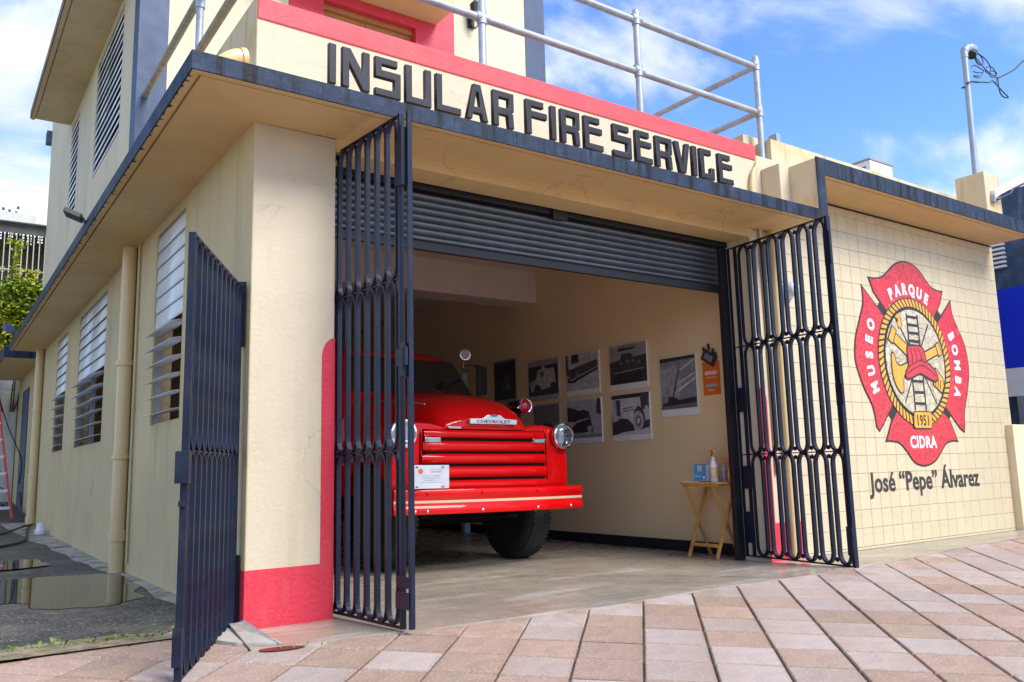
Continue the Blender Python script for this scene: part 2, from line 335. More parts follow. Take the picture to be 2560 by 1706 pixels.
def in_frame(P, mg=0):
    q = project(P)
    return q and -mg < q[0] < 2560+mg and -mg < q[1] < 1706+mg

# ------------------------------------------------------------------ ground: pavement, apron, alley
GA, GB = 0.0087511, 0.05289879
def pz(x, y): return GA*x + GB*(y+0.7)
BND = [(-30, -0.12), (-0.45, -0.13), (-0.30, -0.30), (-0.18, -0.47), (0.02, -0.60), (0.4, -0.64), (0.8, -0.72), (1.44, -0.76), (1.82, -0.81), (3.1, -0.82), (3.9, -0.88), (5.24, -0.87), (6.1, -0.80), (9.0, -0.76), (40, -0.7)]
def yb(x):
    for (a, ya), (b, y2) in zip(BND, BND[1:]):
        if a <= x <= b: return ya+(y2-ya)*(x-a)/(b-a)
    return -0.7
PX = lambda x: max(-4, min(12, x))
pav = MB(); xs = [-4.6, -3, -1.5] + [b[0] for b in BND[1:-1]] + [13.6]
for a, b in zip(xs, xs[1:]):
    pav.add([(a, -6.1, pz(a, -6.1)-.012), (b, -6.1, pz(b, -6.1)-.012), (b, yb(b)+.015, pz(b, yb(b)+.015)-.012), (a, yb(a)+.015, pz(a, yb(a)+.015)-.012)], [(0, 1, 2, 3)])
pavement = pav.build('pavement', m_mortar, kind='structure', label='sloping pavement of square pink and grey pavers in front of the fire station')
fp = MB(); fp.add([(-4.6, -.2, pz(-4.6, -.2)-.02), (-.1, -.2, pz(-.1, -.2)-.02), (-.1, .4, -.005), (-4.6, .4, -.005)], [(0, 1, 2, 3)])
def fq(x0, x1, y0, y1):
    fp.add([(x, y, pz(PX(x), max(-8, y))-.013) for x, y in ((x0, y0), (x1, y0), (x1, y1), (x0, y1))], [(0, 1, 2, 3)])
fq(-80, -4.6, -6.1, 0.1); fq(13.6, 80, -6.1, -0.75); fq(-80, -4.6, -8, -6.1); fq(-4.6, 13.6, -8, -6.1); fq(13.6, 80, -8, -6.1); fq(-80, 80, -60, -8)
fp.build('plaza', mat('plaza_paving', (0.40, 0.32, 0.27), 0.85, var=0.2, vs=1.5), kind='structure', label='paved plaza and street continuing behind the viewer')
fg = MB(); fg.add([(-300, 22, -.4), (300, 22, -.4), (300, 300, -.4), (-300, 300, -.4)], [(0, 1, 2, 3)]); fg.add([(14, -.7, -.08), (300, -.7, -.08), (300, 22, -.4), (14, 22, -.4)], [(0, 1, 2, 3)]); fg.add([(-300, .1, -.08), (-9, .1, -.08), (-9, 22, -.4), (-300, 22, -.4)], [(0, 1, 2, 3)])
fg.build('ground', mat('rough_ground', (0.16, 0.15, 0.10), 0.95, var=0.3, vs=.6), kind='structure', label='rough ground far behind the buildings')
PAVC = [((0.385, 0.255, 0.185), .2), ((0.415, 0.32, 0.265), .16), ((0.35, 0.245, 0.17), .2), ((0.42, 0.34, 0.295), .14), ((0.375, 0.255, 0.195), .18)]
m_pav = [mat('paver_concrete_%s' % n, c, 0.8, var=v, vs=7, bump=0.6, bs=110, stain=((0.29, 0.185, 0.115), 0.65, 3.4), rnd=0.14, spk=((0.62, 0.54, 0.48), 0.75, 70))
         for n, (c, v) in zip(('pink', 'pale', 'tan', 'grey', 'rose'), PAVC)]
TH = R(-133.566); U = Vector((math.cos(TH), math.sin(TH))); V = Vector((-U.y, U.x)); PS = 0.3165; V0 = 0.918; U0 = -0.852
nrm = Vector((-GA, -GB, 1)).normalized()
Rtilt = Vector((0, 0, 1)).rotation_difference(nrm).to_matrix().to_4x4()
PSIZE = PS-0.010
for m_ in m_pav:
    t = m_.node_tree; L = t.links.new; nn = t.nodes.new; b = t.nodes['Principled BSDF']; src = b.inputs['Base Color'].links[0].from_socket
    tc = nn('ShaderNodeTexCoord'); sp = nn('ShaderNodeSeparateXYZ'); L(tc.outputs['Object'], sp.inputs[0])
    ms_ = []
    for k in (0, 1):
        a = nn('ShaderNodeMath'); a.operation = 'ABSOLUTE'; L(sp.outputs[k], a.inputs[0]); ms_.append(a.outputs[0])
    mxx = nn('ShaderNodeMath'); mxx.operation = 'MAXIMUM'; L(ms_[0], mxx.inputs[0]); L(ms_[1], mxx.inputs[1])
    nz = nn('ShaderNodeTexNoise'); nz.inputs['Scale'].default_value = 22; nz.inputs['Detail'].default_value = 4; L(tc.outputs['Object'], nz.inputs['Vector'])
    ad = nn('ShaderNodeMath'); ad.operation = 'MULTIPLY_ADD'; L(nz.outputs[0], ad.inputs[0]); ad.inputs[1].default_value = 0.035; L(mxx.outputs[0], ad.inputs[2])
    lt = nn('ShaderNodeMath'); lt.operation = 'LESS_THAN'; L(mxx.outputs[0], lt.inputs[0]); lt.inputs[1].default_value = 0.17
    mr = nn('ShaderNodeMapRange'); mr.inputs[1].default_value = 0.155; mr.inputs[2].default_value = 0.180; mr.inputs[4].default_value = 0.75; L(ad.outputs[0], mr.inputs[0])
    mu = nn('ShaderNodeMath'); mu.operation = 'MULTIPLY'; L(mr.outputs[0], mu.inputs[0]); L(lt.outputs[0], mu.inputs[1])
    x = nn('ShaderNodeMix'); x.data_type = 'RGBA'; L(mu.outputs[0], x.inputs[0]); L(src, x.inputs[6]); x.inputs[7].default_value = (0.20, 0.125, 0.075, 1); L(x.outputs[2], b.inputs['Base Color'])
def paver_mesh(m):
    h = PSIZE/2; c = 0.006; mb = MB()
    ring = lambda s, z: [(-s+.001, -s, z), (s-.001, -s, z), (s-.001, s, z), (-s+.001, s, z)]
    mb.loft([ring(h, -0.03), ring(h, -c), ring(h-c, 0)], closed=True, cap0=False)
    me = bpy.data.meshes.new('paver'); me.from_pydata(mb.v, [], mb.f); me.materials.append(m); return me
pm = [paver_mesh(m) for m in m_pav]
cells = []
for i in range(-40, 60):
    joff = random.uniform(-0.018, 0.018)
    for j in range(-40, 60):
        c = U*(U0+(j+.5)*PS+joff) + V*(V0+(i+.5)*PS)
        if c.x < -4.5 or c.x > 13.5 or c.y < -6.0 or c.y > 0.3: continue
        hp = PSIZE/2
        poly = [c+U*a+V*b for a, b in ((-hp, -hp), (hp, -hp), (hp, hp), (-hp, hp))]
        # clip against apron boundary (local tangent)
        a = (yb(c.x+0.1)-yb(c.x-0.1))/0.2; b0 = yb(c.x)-a*c.x
        outp = []; cut = False
        for k in range(4):
            p, q = poly[k], poly[(k+1) % 4]; dp = p.y-(a*p.x+b0); dq = q.y-(a*q.x+b0)
            if dp <= 0: outp.append(p)
            else: cut = True
            if (dp < 0) != (dq < 0) and abs(dp-dq) > 1e-6: outp.append(p+(q-p)*(dp/(dp-dq)))
        if len(outp) < 3: continue
        ar = abs(sum(outp[k].x*outp[(k+1) % len(outp)].y-outp[(k+1) % len(outp)].x*outp[k].y for k in range(len(outp))))/2
        if ar < 0.004: continue
        ctr = sum(outp, Vector((0, 0)))/len(outp)
        vis = any(in_frame((p.x, p.y, pz(p.x, p.y)), 5) for p in outp+[ctr])
        d = (Vector((ctr.x, ctr.y, 0))-CAM).length
        cells.append((0 if vis else 1, d*d/ar, c, outp if cut else None, ctr))
cells.sort(key=lambda t: (t[0], t[1]))
rest = MB()
def paver_pick(c):
    # paler towards the right, pinker at the left
    x = random.random(); f = max(0, min(1, (c.x-0.3)/2.0))
    return random.choice([1, 3, 1, 3, 1]) if x < 0.18+0.42*f else random.choice([0, 2, 4, 0, 4])
for n, (nv, _, c, cut, ctr) in enumerate(cells):
    dz = random.uniform(-0.0025, 0.0025); k = paver_pick(c)
    if cut is None and n < 300 and not nv:
        o = bpy.data.objects.new('paver', pm[k]); C.objects.link(o); o.parent = pavement
        jr = Matrix.Rotation(TH+random.uniform(-.006, .006)+random.choice((0, math.pi)), 4, 'Z')
        tl = Matrix.Rotation(random.uniform(-.006, .006), 4, 'X') @ Matrix.Rotation(random.uniform(-.006, .006), 4, 'Y')
        o.matrix_world = Matrix.Translation((c.x, c.y, pz(c.x, c.y)+dz)) @ Rtilt @ tl @ jr
    else:
        if cut is None:
            hp = PSIZE/2; cut = [c+U*a+V*b for a, b in ((-hp, -hp), (hp, -hp), (hp, hp), (-hp, hp))]
        ins = [ctr+(p-ctr)*(1-0.006/max(0.03, (p-ctr).length)) for p in cut]
        T = lambda P, z: [(p.x, p.y, pz(p.x, p.y)+z) for p in P]
        mb = MB() if (n < 300 and not nv) else rest
        mb.loft([T(cut, -0.03+dz), T(cut, -0.005+dz), T(ins, dz)], closed=True, cap0=False)
        if mb is not rest: mb.build('paver', m_pav[k], pavement)
if rest.v: rest.build('outer_pavers', m_pav[0], pavement, kind='stuff')
# concrete floor of the garage with its apron out to the pavers
fl = MB(); xs2 = [-0.18, 0.02, 0.4, 0.8, 1.44, 1.82, 3.1, 3.9, 5.24, 6.1, 7.5, 9.0, 10.5, 14]
for a, b in zip(xs2, xs2[1:]):
    A, B = (a, yb(a)), (b, yb(b)); P = []
    for x, y in (A, B): P.append((x, y+0.004, pz(x, y)+0.004))
    za, zb_ = pz(a, yb(a)), pz(b, yb(b))
    fl.add([P[0], P[1], (b, 0, 0.0), (a, 0, 0.0)], [(0, 1, 2, 3)])
    fl.add([P[0], P[1], (P[1][0], P[1][1], P[1][2]-0.05), (P[0][0], P[0][1], P[0][2]-0.05)], [(0, 1, 2, 3)])
fl.add([(0.0, 0, 0), (14, 0, 0), (14, 12, 0), (0.0, 12, 0)], [(0, 1, 2, 3)])
floor = fl.build('garage_floor', m_floor, kind='structure', label='stained polished concrete floor and apron under the red truck')
jt = MB()                                              # saw-cut joint across the apron
for (x0, y0), (x1, y1) in (((2.35, 0.9), (3.35, -0.25)), ((3.35, -0.25), (3.62, -0.85))):
    d = Vector((x1-x0, y1-y0)).normalized(); n_ = Vector((-d.y, d.x))*0.004
    zf = lambda x, y: (0.003 if y > 0 else 0.003+(pz(x, yb(x)))*(y/yb(x)))
    jt.add([(x0+n_.x, y0+n_.y, zf(x0, y0)+.002), (x1+n_.x, y1+n_.y, zf(x1, y1)+.003), (x1-n_.x, y1-n_.y, zf(x1, y1)+.003), (x0-n_.x, y0-n_.y, zf(x0, y0)+.002)], [(0, 1, 2, 3)])
jt.build('floor_joint', m_under, floor)
def az(y):
    T_ = [(-1, 0.03), (4, 0.03), (11, 0.105), (13, 0.25), (16, 0.42), (40, 0.5)]
    for (a, za), (b, zb_) in zip(T_, T_[1:]):
        if a <= y <= b: return za+(zb_-za)*(y-a)/(b-a)
    return 0.03
al = MB(); edge = [(-9, 0.32), (-3, 0.25), (-1.14, 0.18), (-0.9, 0.22), (-0.65, 0.20), (-0.41, 0.09), (-0.3, 0.3), (-0.2, 0.36), (0.05, 0.4)]
ys = [0.6, 1.2, 2, 3, 4, 5.5, 7, 9, 11, 13, 16, 22]
for (xa, ya), (xb, yb_) in zip(edge, edge[1:]):
    al.add([(xa, ya, az(ya)), (xb, yb_, az(yb_)), (xb, yb_, -0.06), (xa, ya, -0.06)], [(0, 1, 2, 3)])
    al.add([(xa, ya, az(ya)), (xb, yb_, az(yb_)), (xb, ys[0], az(ys[0])), (xa, ys[0], az(ys[0]))], [(0, 1, 2, 3)])
    for a, b in zip(ys, ys[1:]): al.add([(xa, a, az(a)), (xb, a, az(a)), (xb, b, az(b)), (xa, b, az(b))], [(0, 1, 2, 3)])
al.build('alley_asphalt', m_asph, kind='structure', label='wet dark asphalt of the side alley left of the fire station')
gt = MB(); gp = [(0.42, 0.10), (0.8, 0.13), (1.1, .11), (1.5, 0.15), (2.0, 0.10), (2.4, 0.09), (3.3, 0.11), (3.9, 0.17), (4.3, .15), (4.9, 0.22), (5.5, 0.19), (6.2, .26), (7, 0.22), (7.8, .33), (8.6, 0.30), (10.2, 0.38), (11.6, 0.44)]
for (a, wa), (b, wb) in zip(gp, gp[1:]):
    gt.add([(0.03, a, az(a)+.006), (-wa, a, az(a)+.0025), (-wb, b, az(b)+.0025), (0.03, b, az(b)+.006)], [(0, 1, 2, 3)])
gt.build('wall_gutter', m_gutter, kind='structure', label='pale worn concrete gutter strip along the foot of the side wall')
dirt = MB(); dirt.add([(-9, -0.16, pz(-3, -.1)+.006), (-0.40, -0.15, pz(0, -.15)+.006), (-0.28, 0.38, .026), (-9, 0.34, .026)], [(0, 1, 2, 3)])
dirt.build('soil_strip', mat('sandy_soil', (0.25, 0.195, 0.11), 0.95, var=0.5, vs=14, bump=1.0, bs=40, stain=((0.06, 0.075, 0.02), 0.95, 5), spk=((.42, .37, .28), .8, 50)), kind='structure', label='sandy weedy strip between the asphalt and the pavers')
cp = MB(); cpp = [(-0.40, 0.02), (-0.30, -0.20), (-0.16, -0.43), (0.02, -0.56), (0.02, 0.0), (0.02, 0.45), (-0.16, 0.48), (-0.24, 0.2)]
cp.add([(x, y, min(pz(x, y)+.007, .033)) for x, y in cpp]+[(x, y, -.03) for x, y in cpp], [tuple(range(8))]+[(k, (k+1) % 8, 8+(k+1) % 8, 8+k) for k in range(8)])
cp.build('concrete_patch', m_conc, kind='structure', label='grey concrete patch beside the foot of the left pillar')
def puddle(pts, lab):
    mb = MB(); P = [(x+random.gauss(0, .016)+.03*math.sin(9*y+3*x), y+random.gauss(0, .02)+.05*math.sin(7*x)) for x, y in smooth_path(pts, 8)]; P = [(min(x, -.07), y) for x, y in smooth_path(P[::2], 3)]; mb.add([(x, y, 0.0) for x, y in P], [tuple(range(len(P)))])
    z = max(az(y) for _, y in pts)+0.004
    o = mb.build('puddle', m_puddle, kind='structure', label=lab); o.location.z = z
puddle([(-2.6, 3.6), (-0.93, 3.50), (-0.6, 3.46), (-0.10, 3.35), (-0.08, 2.7), (-0.20, 1.80), (-0.48, 1.30), (-0.81, 1.45), (-1.02, 1.95), (-1.7, 2.1), (-2.6, 2.6)], 'large still puddle on the asphalt mirroring the cream side wall')
puddle([(-2.2, 5.4), (-0.85, 5.28), (-0.57, 5.2), (-0.46, 4.85), (-0.50, 4.45), (-0.7, 4.25), (-0.95, 4.3), (-2.2, 4.4)], 'narrow far puddle on the alley asphalt')

# weeds at the asphalt edge
m_leaf = mat('weed_green', (0.13, 0.22, 0.02), 0.6, var=0.4, vs=30, rnd=0.2)
wd = MB()
for cx, cy, n, s in ((-0.86, 0.10, 12, .035), (-0.66, 0.08, 30, .028), (-0.5, 0.06, 14, .02), (-0.33, 0.12, 12, .02), (0.06, -0.60, 10, .018), (-0.45, 0.02, 8, .02), (-1.1, 0.12, 12, .025)):
    for _ in range(n):
        x, y = cx+random.gauss(0, .06), cy+random.gauss(0, .035); a = random.uniform(0, 6.28); h = s*random.uniform(.4, 1.2); wv = s*0.25
        z = (pz(x, y) if y < 0.0 else 0.03)
        d = Vector((math.cos(a), math.sin(a), 0)); sd_ = Vector((-d.y, d.x, 0))*wv
        p = Vector((x, y, z)); m1 = p+d*h*.5+Vector((0, 0, h*.7)); tip = p+d*h+Vector((0, 0, h*.8))
        wd.add([p-sd_*.4, p+sd_*.4, m1+sd_, m1-sd_, tip], [(0, 1, 2, 3), (3, 2, 4)])
wd.build('weeds', m_leaf, kind='stuff', label='small green weeds growing between asphalt and pavers', category='weeds')

# ------------------------------------------------------------------ the fire station
st = thing('fire_station', 'cream two storey fire station with slate blue canopy and red trim', 'building')
def bx(name, m, x0, x1, y0, y1, z0, z1, parent=None, bev=0.0, **k):
    return MB().box(x0, x1, y0, y1, z0, z1).build(name, m, parent or st, bev=bev, **k)
def wall_x(name, m, x0, x1, y0, y1, z0, z1, holes):
    """wall along y with rectangular openings (ya, yb, za, zb), pieces butted end to end"""
    mb = MB(); y = y0
    for ya, yb_, za, zb_ in sorted(holes):
        mb.box(x0, x1, y, ya, z0, z1); mb.box(x0, x1, ya, yb_, z0, za); mb.box(x0, x1, ya, yb_, zb_, z1); y = yb_
    mb.box(x0, x1, y, y1, z0, z1)
    return mb.build(name, m, st)
W1, W2, W3 = (1.62, 2.58, 1.268, 2.882), (4.95, 6.88, 1.23, 2.876), (7.98, 9.04, 1.238, 2.87)
U1, U2 = (4.77, 6.53, 4.61, 6.14), (8.10, 8.86, 4.62, 6.12)
wall_x('side_wall', m_side, -0.002, 0.15, 0.004, 11.15, -0.1, 3.08, [W1, W2, W3])
FY = 3.82
wall_x('upper_side_wall', m_upper, 0, 0.15, FY, 11.75, 3.08, 8.2, [U1, U2])
# piers beside the opening
pl = MB().box(0, 0.52, 0, 0.30, -0.06, 2.964).build('pillar', m_cream, st, bev=0.006)
bx('pillar', m_cream, 4.53, 5.026, 0, 0.30, -0.06, 2.964, bev=0.006)
def arc_pts(x0, z0, r, a0, a1, n=8): return [(x0+r*math.cos(R(a0+(a1-a0)*k/n)), z0+r*math.sin(R(a0+(a1-a0)*k/n))) for k in range(n+1)]
band = [(-0.003, -0.05), (0.5225, -0.05), (0.5225, 1.672)] + [(0.523-0.083*math.sin(R(t)), 1.545+0.127*math.cos(R(t))) for t in range(10, 91, 10)] + [(0.44, 0.322), (-0.003, 0.32)]
MB().prism(band, 'y', -0.003, 0.002).build('red_paint_band', m_red, st)
MB().box(-0.0045, -0.0022, -0.003, 0.295, -0.05, 0.318).build('red_paint_band', m_red, st)
MB().box(0.5202, 0.5225, 0.002, 0.255, -0.05, 1.66).build('red_paint_band', m_red, st)
band2 = [(5.029, -0.05), (4.5275, -0.05), (4.5275, 1.50)] + [(4.528+0.083*math.sin(R(t)), 1.38+0.12*math.cos(R(t))) for t in range(10, 91, 10)] + [(4.611, 0.322), (5.029, 0.322)]
MB().prism(band2, 'y', -0.003, 0.002).build('red_paint_band', m_red, st)
MB().lathe([(0.024, 0), (0.024, 0.004), (0.018, 0.007), (0.012, 0.004), (0.0, 0.004)], Matrix.Translation((0.395, -0.0005, 2.66)) @ Matrix.Rotation(R(90), 4, 'X')).build('cover_plate', m_cream, st, smooth=True)
bx('lintel', m_soffit, 0.52, 4.53, 0.0, 0.24, 2.882, 3.3)
# interior
bx('interior_wall', m_int, 4.70, 4.86, 0.30, 11.0, -0.02, 3.3)
bx('interior_wall', m_int, 0.15, 4.86, 11.0, 11.15, -0.02, 3.3)
bx('ceiling', m_ceil, 0.15, 4.86, 0.24, 11.15, 3.3, 3.43)
bx('ceiling_beam', m_ceil, 0.15, 4.70, 3.50, 3.90, 2.904, 3.3, bev=0.008)
bx('skirting', m_base, 4.685, 4.70, 0.36, 11.0, 0.0, 0.108)
bx('roof_slab', m_conc, 0.15, 5.2, 0.15, 11.75, 3.43, 3.5)
bx('upper_roof', m_conc, 0.0, 5.2, FY+.16, 11.75, 8.2, 8.35)
bx('upper_rear_wall', m_upper, 0.15, 5.2, 11.6, 11.75, 3.5, 8.2)
bx('upper_side_wall', m_upper, 5.05, 5.2, FY+.15, 11.6, 3.5, 8.2)
bx('gable_trim', m_blue, -0.08, 0.16, 11.752, 11.95, 6.9, 7.12)
# canopy slab, soffit border with a drip groove, fascia
bx('canopy_slab', m_soffit, -0.487, 4.904, -0.487, 0.0, 2.985, 3.072)
bx('canopy_slab', m_soffit, -0.487, 0.0, 0.0, 11.02, 2.985, 3.072)
sf = MB()
sf.box(-0.487, 4.904, -0.487, -0.447, 2.964, 2.985); sf.box(-0.430, 4.904, -0.430, 0.0, 2.966, 2.985)
sf.box(-0.487, -0.447, -0.447, 11.02, 2.964, 2.985); sf.box(-0.430, 0.0, 0.0, 11.02, 2.966, 2.985)
sf.build('soffit', m_soffit, st)
bx('fascia', m_fascia, -0.497, 4.900, -0.497, -0.4872, 2.967, 3.074, bev=0.003)
bx('fascia', m_fascia, -0.497, -0.4872, -0.4872, 11.03, 2.967, 3.074, bev=0.003)
dr = MB(); random.seed(21); y = -.42
while y < 8.5:
    wd_, ln_ = random.uniform(.012, .06), random.uniform(.004, .030)
    dr.add([(-.4871, y, 2.9634), (-.4871, y+wd_, 2.9634), (-.4871+ln_, y+wd_*random.uniform(.3, .7), 2.9634), (-.4871, y, 2.9668), (-.4871, y+wd_, 2.9668)], [(0, 1, 2), (0, 3, 4, 1)])
    y += wd_*random.uniform(.8, 6)
dr.build('paint_runs', m_fascia, st, kind='stuff')
# sign parapet with red coping, mossy return wall
bx('parapet', m_cream, 0.0, 4.69, 0.0, 0.15, 3.07, 3.775)
bx('parapet_return', m_moss, -0.003, 0.147, 0.004, FY, 3.075, 3.80)
rb = MB().box(0.0, 4.692, -0.009, 0.156, 3.640, 3.786).build('red_coping', m_redtop, st, bev=0.008)
bx('pier_block', m_cream, 4.695, 4.96, 0.002, 0.19, 3.075, 3.70, bev=0.008)
bx('pier_block', m_cream, 4.76, 4.9035, -0.205, 0.0, 3.076, 3.565, bev=0.006)
bx('pier_block', m_moss, 4.79, 5.27, 0.2, 0.6, 3.1, 4.0, bev=0.01)
# right wing: fin, high canopy, tiled wall, parapet
bx('canopy_fin', m_moss, 4.904, 5.018, -0.487, 0.0, 2.985, 3.553)
bx('fascia', m_fascia, 4.9005, 5.022, -0.497, -0.4872, 2.967, 3.566, bev=0.003)
bx('high_canopy_slab', m_soffit, 5.0185, 9.05, -0.487, 0.0, 3.43, 3.555)
sf = MB(); sf.box(5.0185, 9.05, -0.487, -0.447, 3.405, 3.43); sf.box(5.0185, 9.05, -0.430, 0.0, 3.408, 3.43); sf.build('soffit', m_soffit, st)
bx('fascia', m_fascia, 5.0225, 9.055, -0.497, -0.4872, 3.41, 3.566, bev=0.003)
bx('wing_parapet', m_moss, 4.965, 9.05, 0.02, 0.2, 3.555, 3.922)
bx('wing_roof', m_conc, 5.27, 9.05, 0.2, 6.0, 3.6, 3.75)
tw = bx('tiled_wall', m_grout, 5.026, 9.09, 0.006, 0.25, -0.06, 3.405)
bx('top_joint', m_dark, 5.026, 9.09, -0.002, 0.004, 3.388, 3.4045)
TP = 0.1727; tm = []
def tile_mesh(h, wd):
    mb = MB(); c = 0.003
    ring = lambda y, i: [(-wd/2+i, y, -h/2+i), (wd/2-i, y, -h/2+i), (wd/2-i, y, h/2-i), (-wd/2+i, y, h/2-i)]
    mb.loft([ring(0.010, 0), ring(0.002, 0), ring(0, c)], closed=True, cap0=False)
    me = bpy.data.meshes.new('tile'); me.from_pydata(mb.v, [], mb.f); me.materials.append(m_tile); return me
tmesh = tile_mesh(TP-0.0026, TP-0.0026)
tiles = []; rest = MB(); z0 = 0.027
for r in range(20):
    z = z0+TP*(r+.5); h = TP-.0026
    if z+h/2 > 3.388: h = 3.386-(z-h/2); z = 3.386-h/2
    for c_ in range(24):
        x0 = 5.028+TP*c_ + (0 if r % 1 == 0 else TP/2); x1 = min(x0+TP-.0026, 9.088); xc = (x0+x1)/2
        if x1-x0 < 0.02: continue
        hid = (xc-7.1)**2+(z-1.865)**2 < 0.62**2
        tiles.append((1 if hid else 0, (xc+1.5)**2, xc, z, x1-x0, h))
tiles.append((1, 999, 7.05, 0.013, 4.05, 0.022))
tiles.sort()
for n, (hid, _, xc, z, wd_, h) in enumerate(tiles):
    if n < 300 and not hid:
        std = abs(wd_-(TP-.0026)) < 1e-4 and abs(h-(TP-.0026)) < 1e-4
        o = bpy.data.objects.new('tile', tmesh if std else tile_mesh(h, wd_)); C.objects.link(o); o.parent = tw
        o.location = (xc, random.uniform(-.0048, -.0036), z); o.rotation_euler = (random.uniform(-.002, .002), 0, random.uniform(-.002, .002))
    else:
        y = random.uniform(-.0048, -.0036); q = MB(); ring = lambda yy, i: [(xc-wd_/2+i, yy, z-h/2+i), (xc+wd_/2-i, yy, z-h/2+i), (xc+wd_/2-i, yy, z+h/2-i), (xc-wd_/2+i, yy, z+h/2-i)]
        rest.loft([ring(y+.010, 0), ring(y+.002, 0), ring(y, .004)], closed=True, cap0=False)
rest.build('outer_tiles', m_tile, tw, kind='stuff')
# upper storey front with red door bay
up_ = MB()
up_.box(0.0, 1.545, FY, FY+.15, 3.08, 8.2); up_.box(3.742, 5.2, FY, FY+.15, 3.08, 8.2)
up_.build('upper_front_wall', m_upper, st)
rd = MB(); rd.box(1.545, 1.97, FY, FY+.15, 3.5, 6.33); rd.box(3.18, 3.742, FY, FY+.15, 3.5, 6.33); rd.box(1.545, 3.742, FY, FY+.15, 6.33, 8.2); rd.build('red_door_surround', m_red, st)
bx('door', m_door, 1.97, 2.555, FY+.135, FY+.17, 3.5, 6.33); bx('door', m_door, 2.562, 3.18, FY+.135, FY+.17, 3.5, 6.33)
bx('door_frame', m_door, 1.97, 3.18, FY+.09, FY+.134, 6.27, 6.33)
bx('door_canopy', m_soffit, 1.2, 3.48, FY-.43, FY-.0005, 6.46, 6.6)
bx('blue_corner_column', m_blue, -0.010, 0.275, FY-.008, FY-.0005, 3.084, 8.2); bx('blue_corner_column', m_blue, -0.010, -0.0005, FY, 4.07, 3.084, 8.2)
bx('blue_corner_column', m_blue, 4.875, 5.21, FY-.008, FY-.0005, 3.5, 8.2)
bx('eave_slab', m_side, -0.53, -0.0005, 3.9, 9.105, 6.262, 6.35)
sf = MB(); sf.box(-0.53, -0.485, 3.9, 9.105, 6.238, 6.262); sf.box(-0.47, -0.0005, 3.9, 9.05, 6.241, 6.262); sf.build('soffit', m_side, st)
bx('eave_edge', mat('mossy_eave_edge', (0.22, 0.15, 0.12), 0.9, var=0.5, vs=25, bump=0.6), -0.545, -0.5305, 3.9, 9.11, 6.255, 6.37)
# alley extension behind, with door and small canopy
bx('rear_side_wall', m_side, 0.05, 0.2, 11.15, 18.0, -0.1, 3.05)
bx('rear_door', m_blue, 0.034, 0.052, 13.55, 14.75, 0.28, 2.62)
bx('rear_canopy', m_soffit, -0.52, 0.05, 11.6, 15.5, 2.93, 3.0)
bx('fascia', m_fascia, -0.53, -0.5205, 11.6, 15.5, 2.92, 3.12); bx('fascia', m_fascia, -0.53, 0.0485, 11.59, 11.5995, 2.92, 3.12)

# louvre windows
def slat_mesh(L, ch):
    mb = MB(); prof = []
    for k in range(7):
        t = k/6-0.5; prof.append((t*ch, 0.006*(1-(2*t)**2)))
    loop = prof + [(a, b-0.004) for a, b in reversed(prof)]
    mb.loft([[(a, -L/2, b) for a, b in loop], [(a, L/2, b) for a, b in loop]], closed=True)
    me = bpy.data.meshes.new('louvre'); me.from_pydata(mb.v, [], mb.f)
    bm = bmesh.new(); bm.from_mesh(me); bmesh.ops.recalc_face_normals(bm, faces=bm.faces); bm.to_mesh(me); bm.free()
    for p in me.polygons: p.use_smooth = len(p.vertices) == 4
    me.materials.append(m_alu); return me
def louvre_window(y0, y1, z0, z1, sashes, rows, n_open, a_open, a_closed, lab):
    fr = MB(); t = 0.014; X0, X1 = 0.022, 0.07
    fr.box(X0, X1, y0, y0+t, z0, z1); fr.box(X0, X1, y1-t, y1, z0, z1); fr.box(X0, X1, y0+t, y1-t, z0, z0+t); fr.box(X0, X1, y0+t, y1-t, z1-t, z1)
    sw = (y1-y0-2*t)/sashes
    for s in range(1, sashes): fr.box(X0, X1, y0+t+sw*s-.012, y0+t+sw*s+.012, z0+t, z1-t)
    win = fr.build('window', m_aludark, st, label=lab)
    ph = (z1-z0-2*t)/rows; me = slat_mesh(sw-.012, ph*1.10)
    for s in range(sashes):
        for r in range(rows):
            o = bpy.data.objects.new('louvre', me); C.objects.link(o); o.parent = win
            op = r < n_open
            o.location = (-0.012 if op else 0.012, y0+t+sw*(s+.5), z0+t+ph*(r+.5))
            o.rotation_euler = (0, R((a_open if op else a_closed)+random.uniform(-2, 2)), 0)
    return win
louvre_window(*W1, 1, 12, 6, -12, -84, 'single louvre window nearest the open side gate, lower louvres open')
louvre_window(*W2, 2, 12, 6, -12, -80, 'double louvre window in the middle of the side wall')
louvre_window(*W3, 1, 12, 6, -12, -80, 'farthest louvre window on the ground floor side wall')
louvre_window(*U1, 2, 14, 0, 0, -74, 'wide upper louvre window under the eave')
louvre_window(*U2, 1, 14, 0, 0, -74, 'narrow upper louvre window at the far end of the eave')
bx('upper_room_dark_backing', m_dark, 0.5, 0.55, 4.3, 9.4, 4.2, 6.6)  # dark panel: shade of the unlit room put into its colour

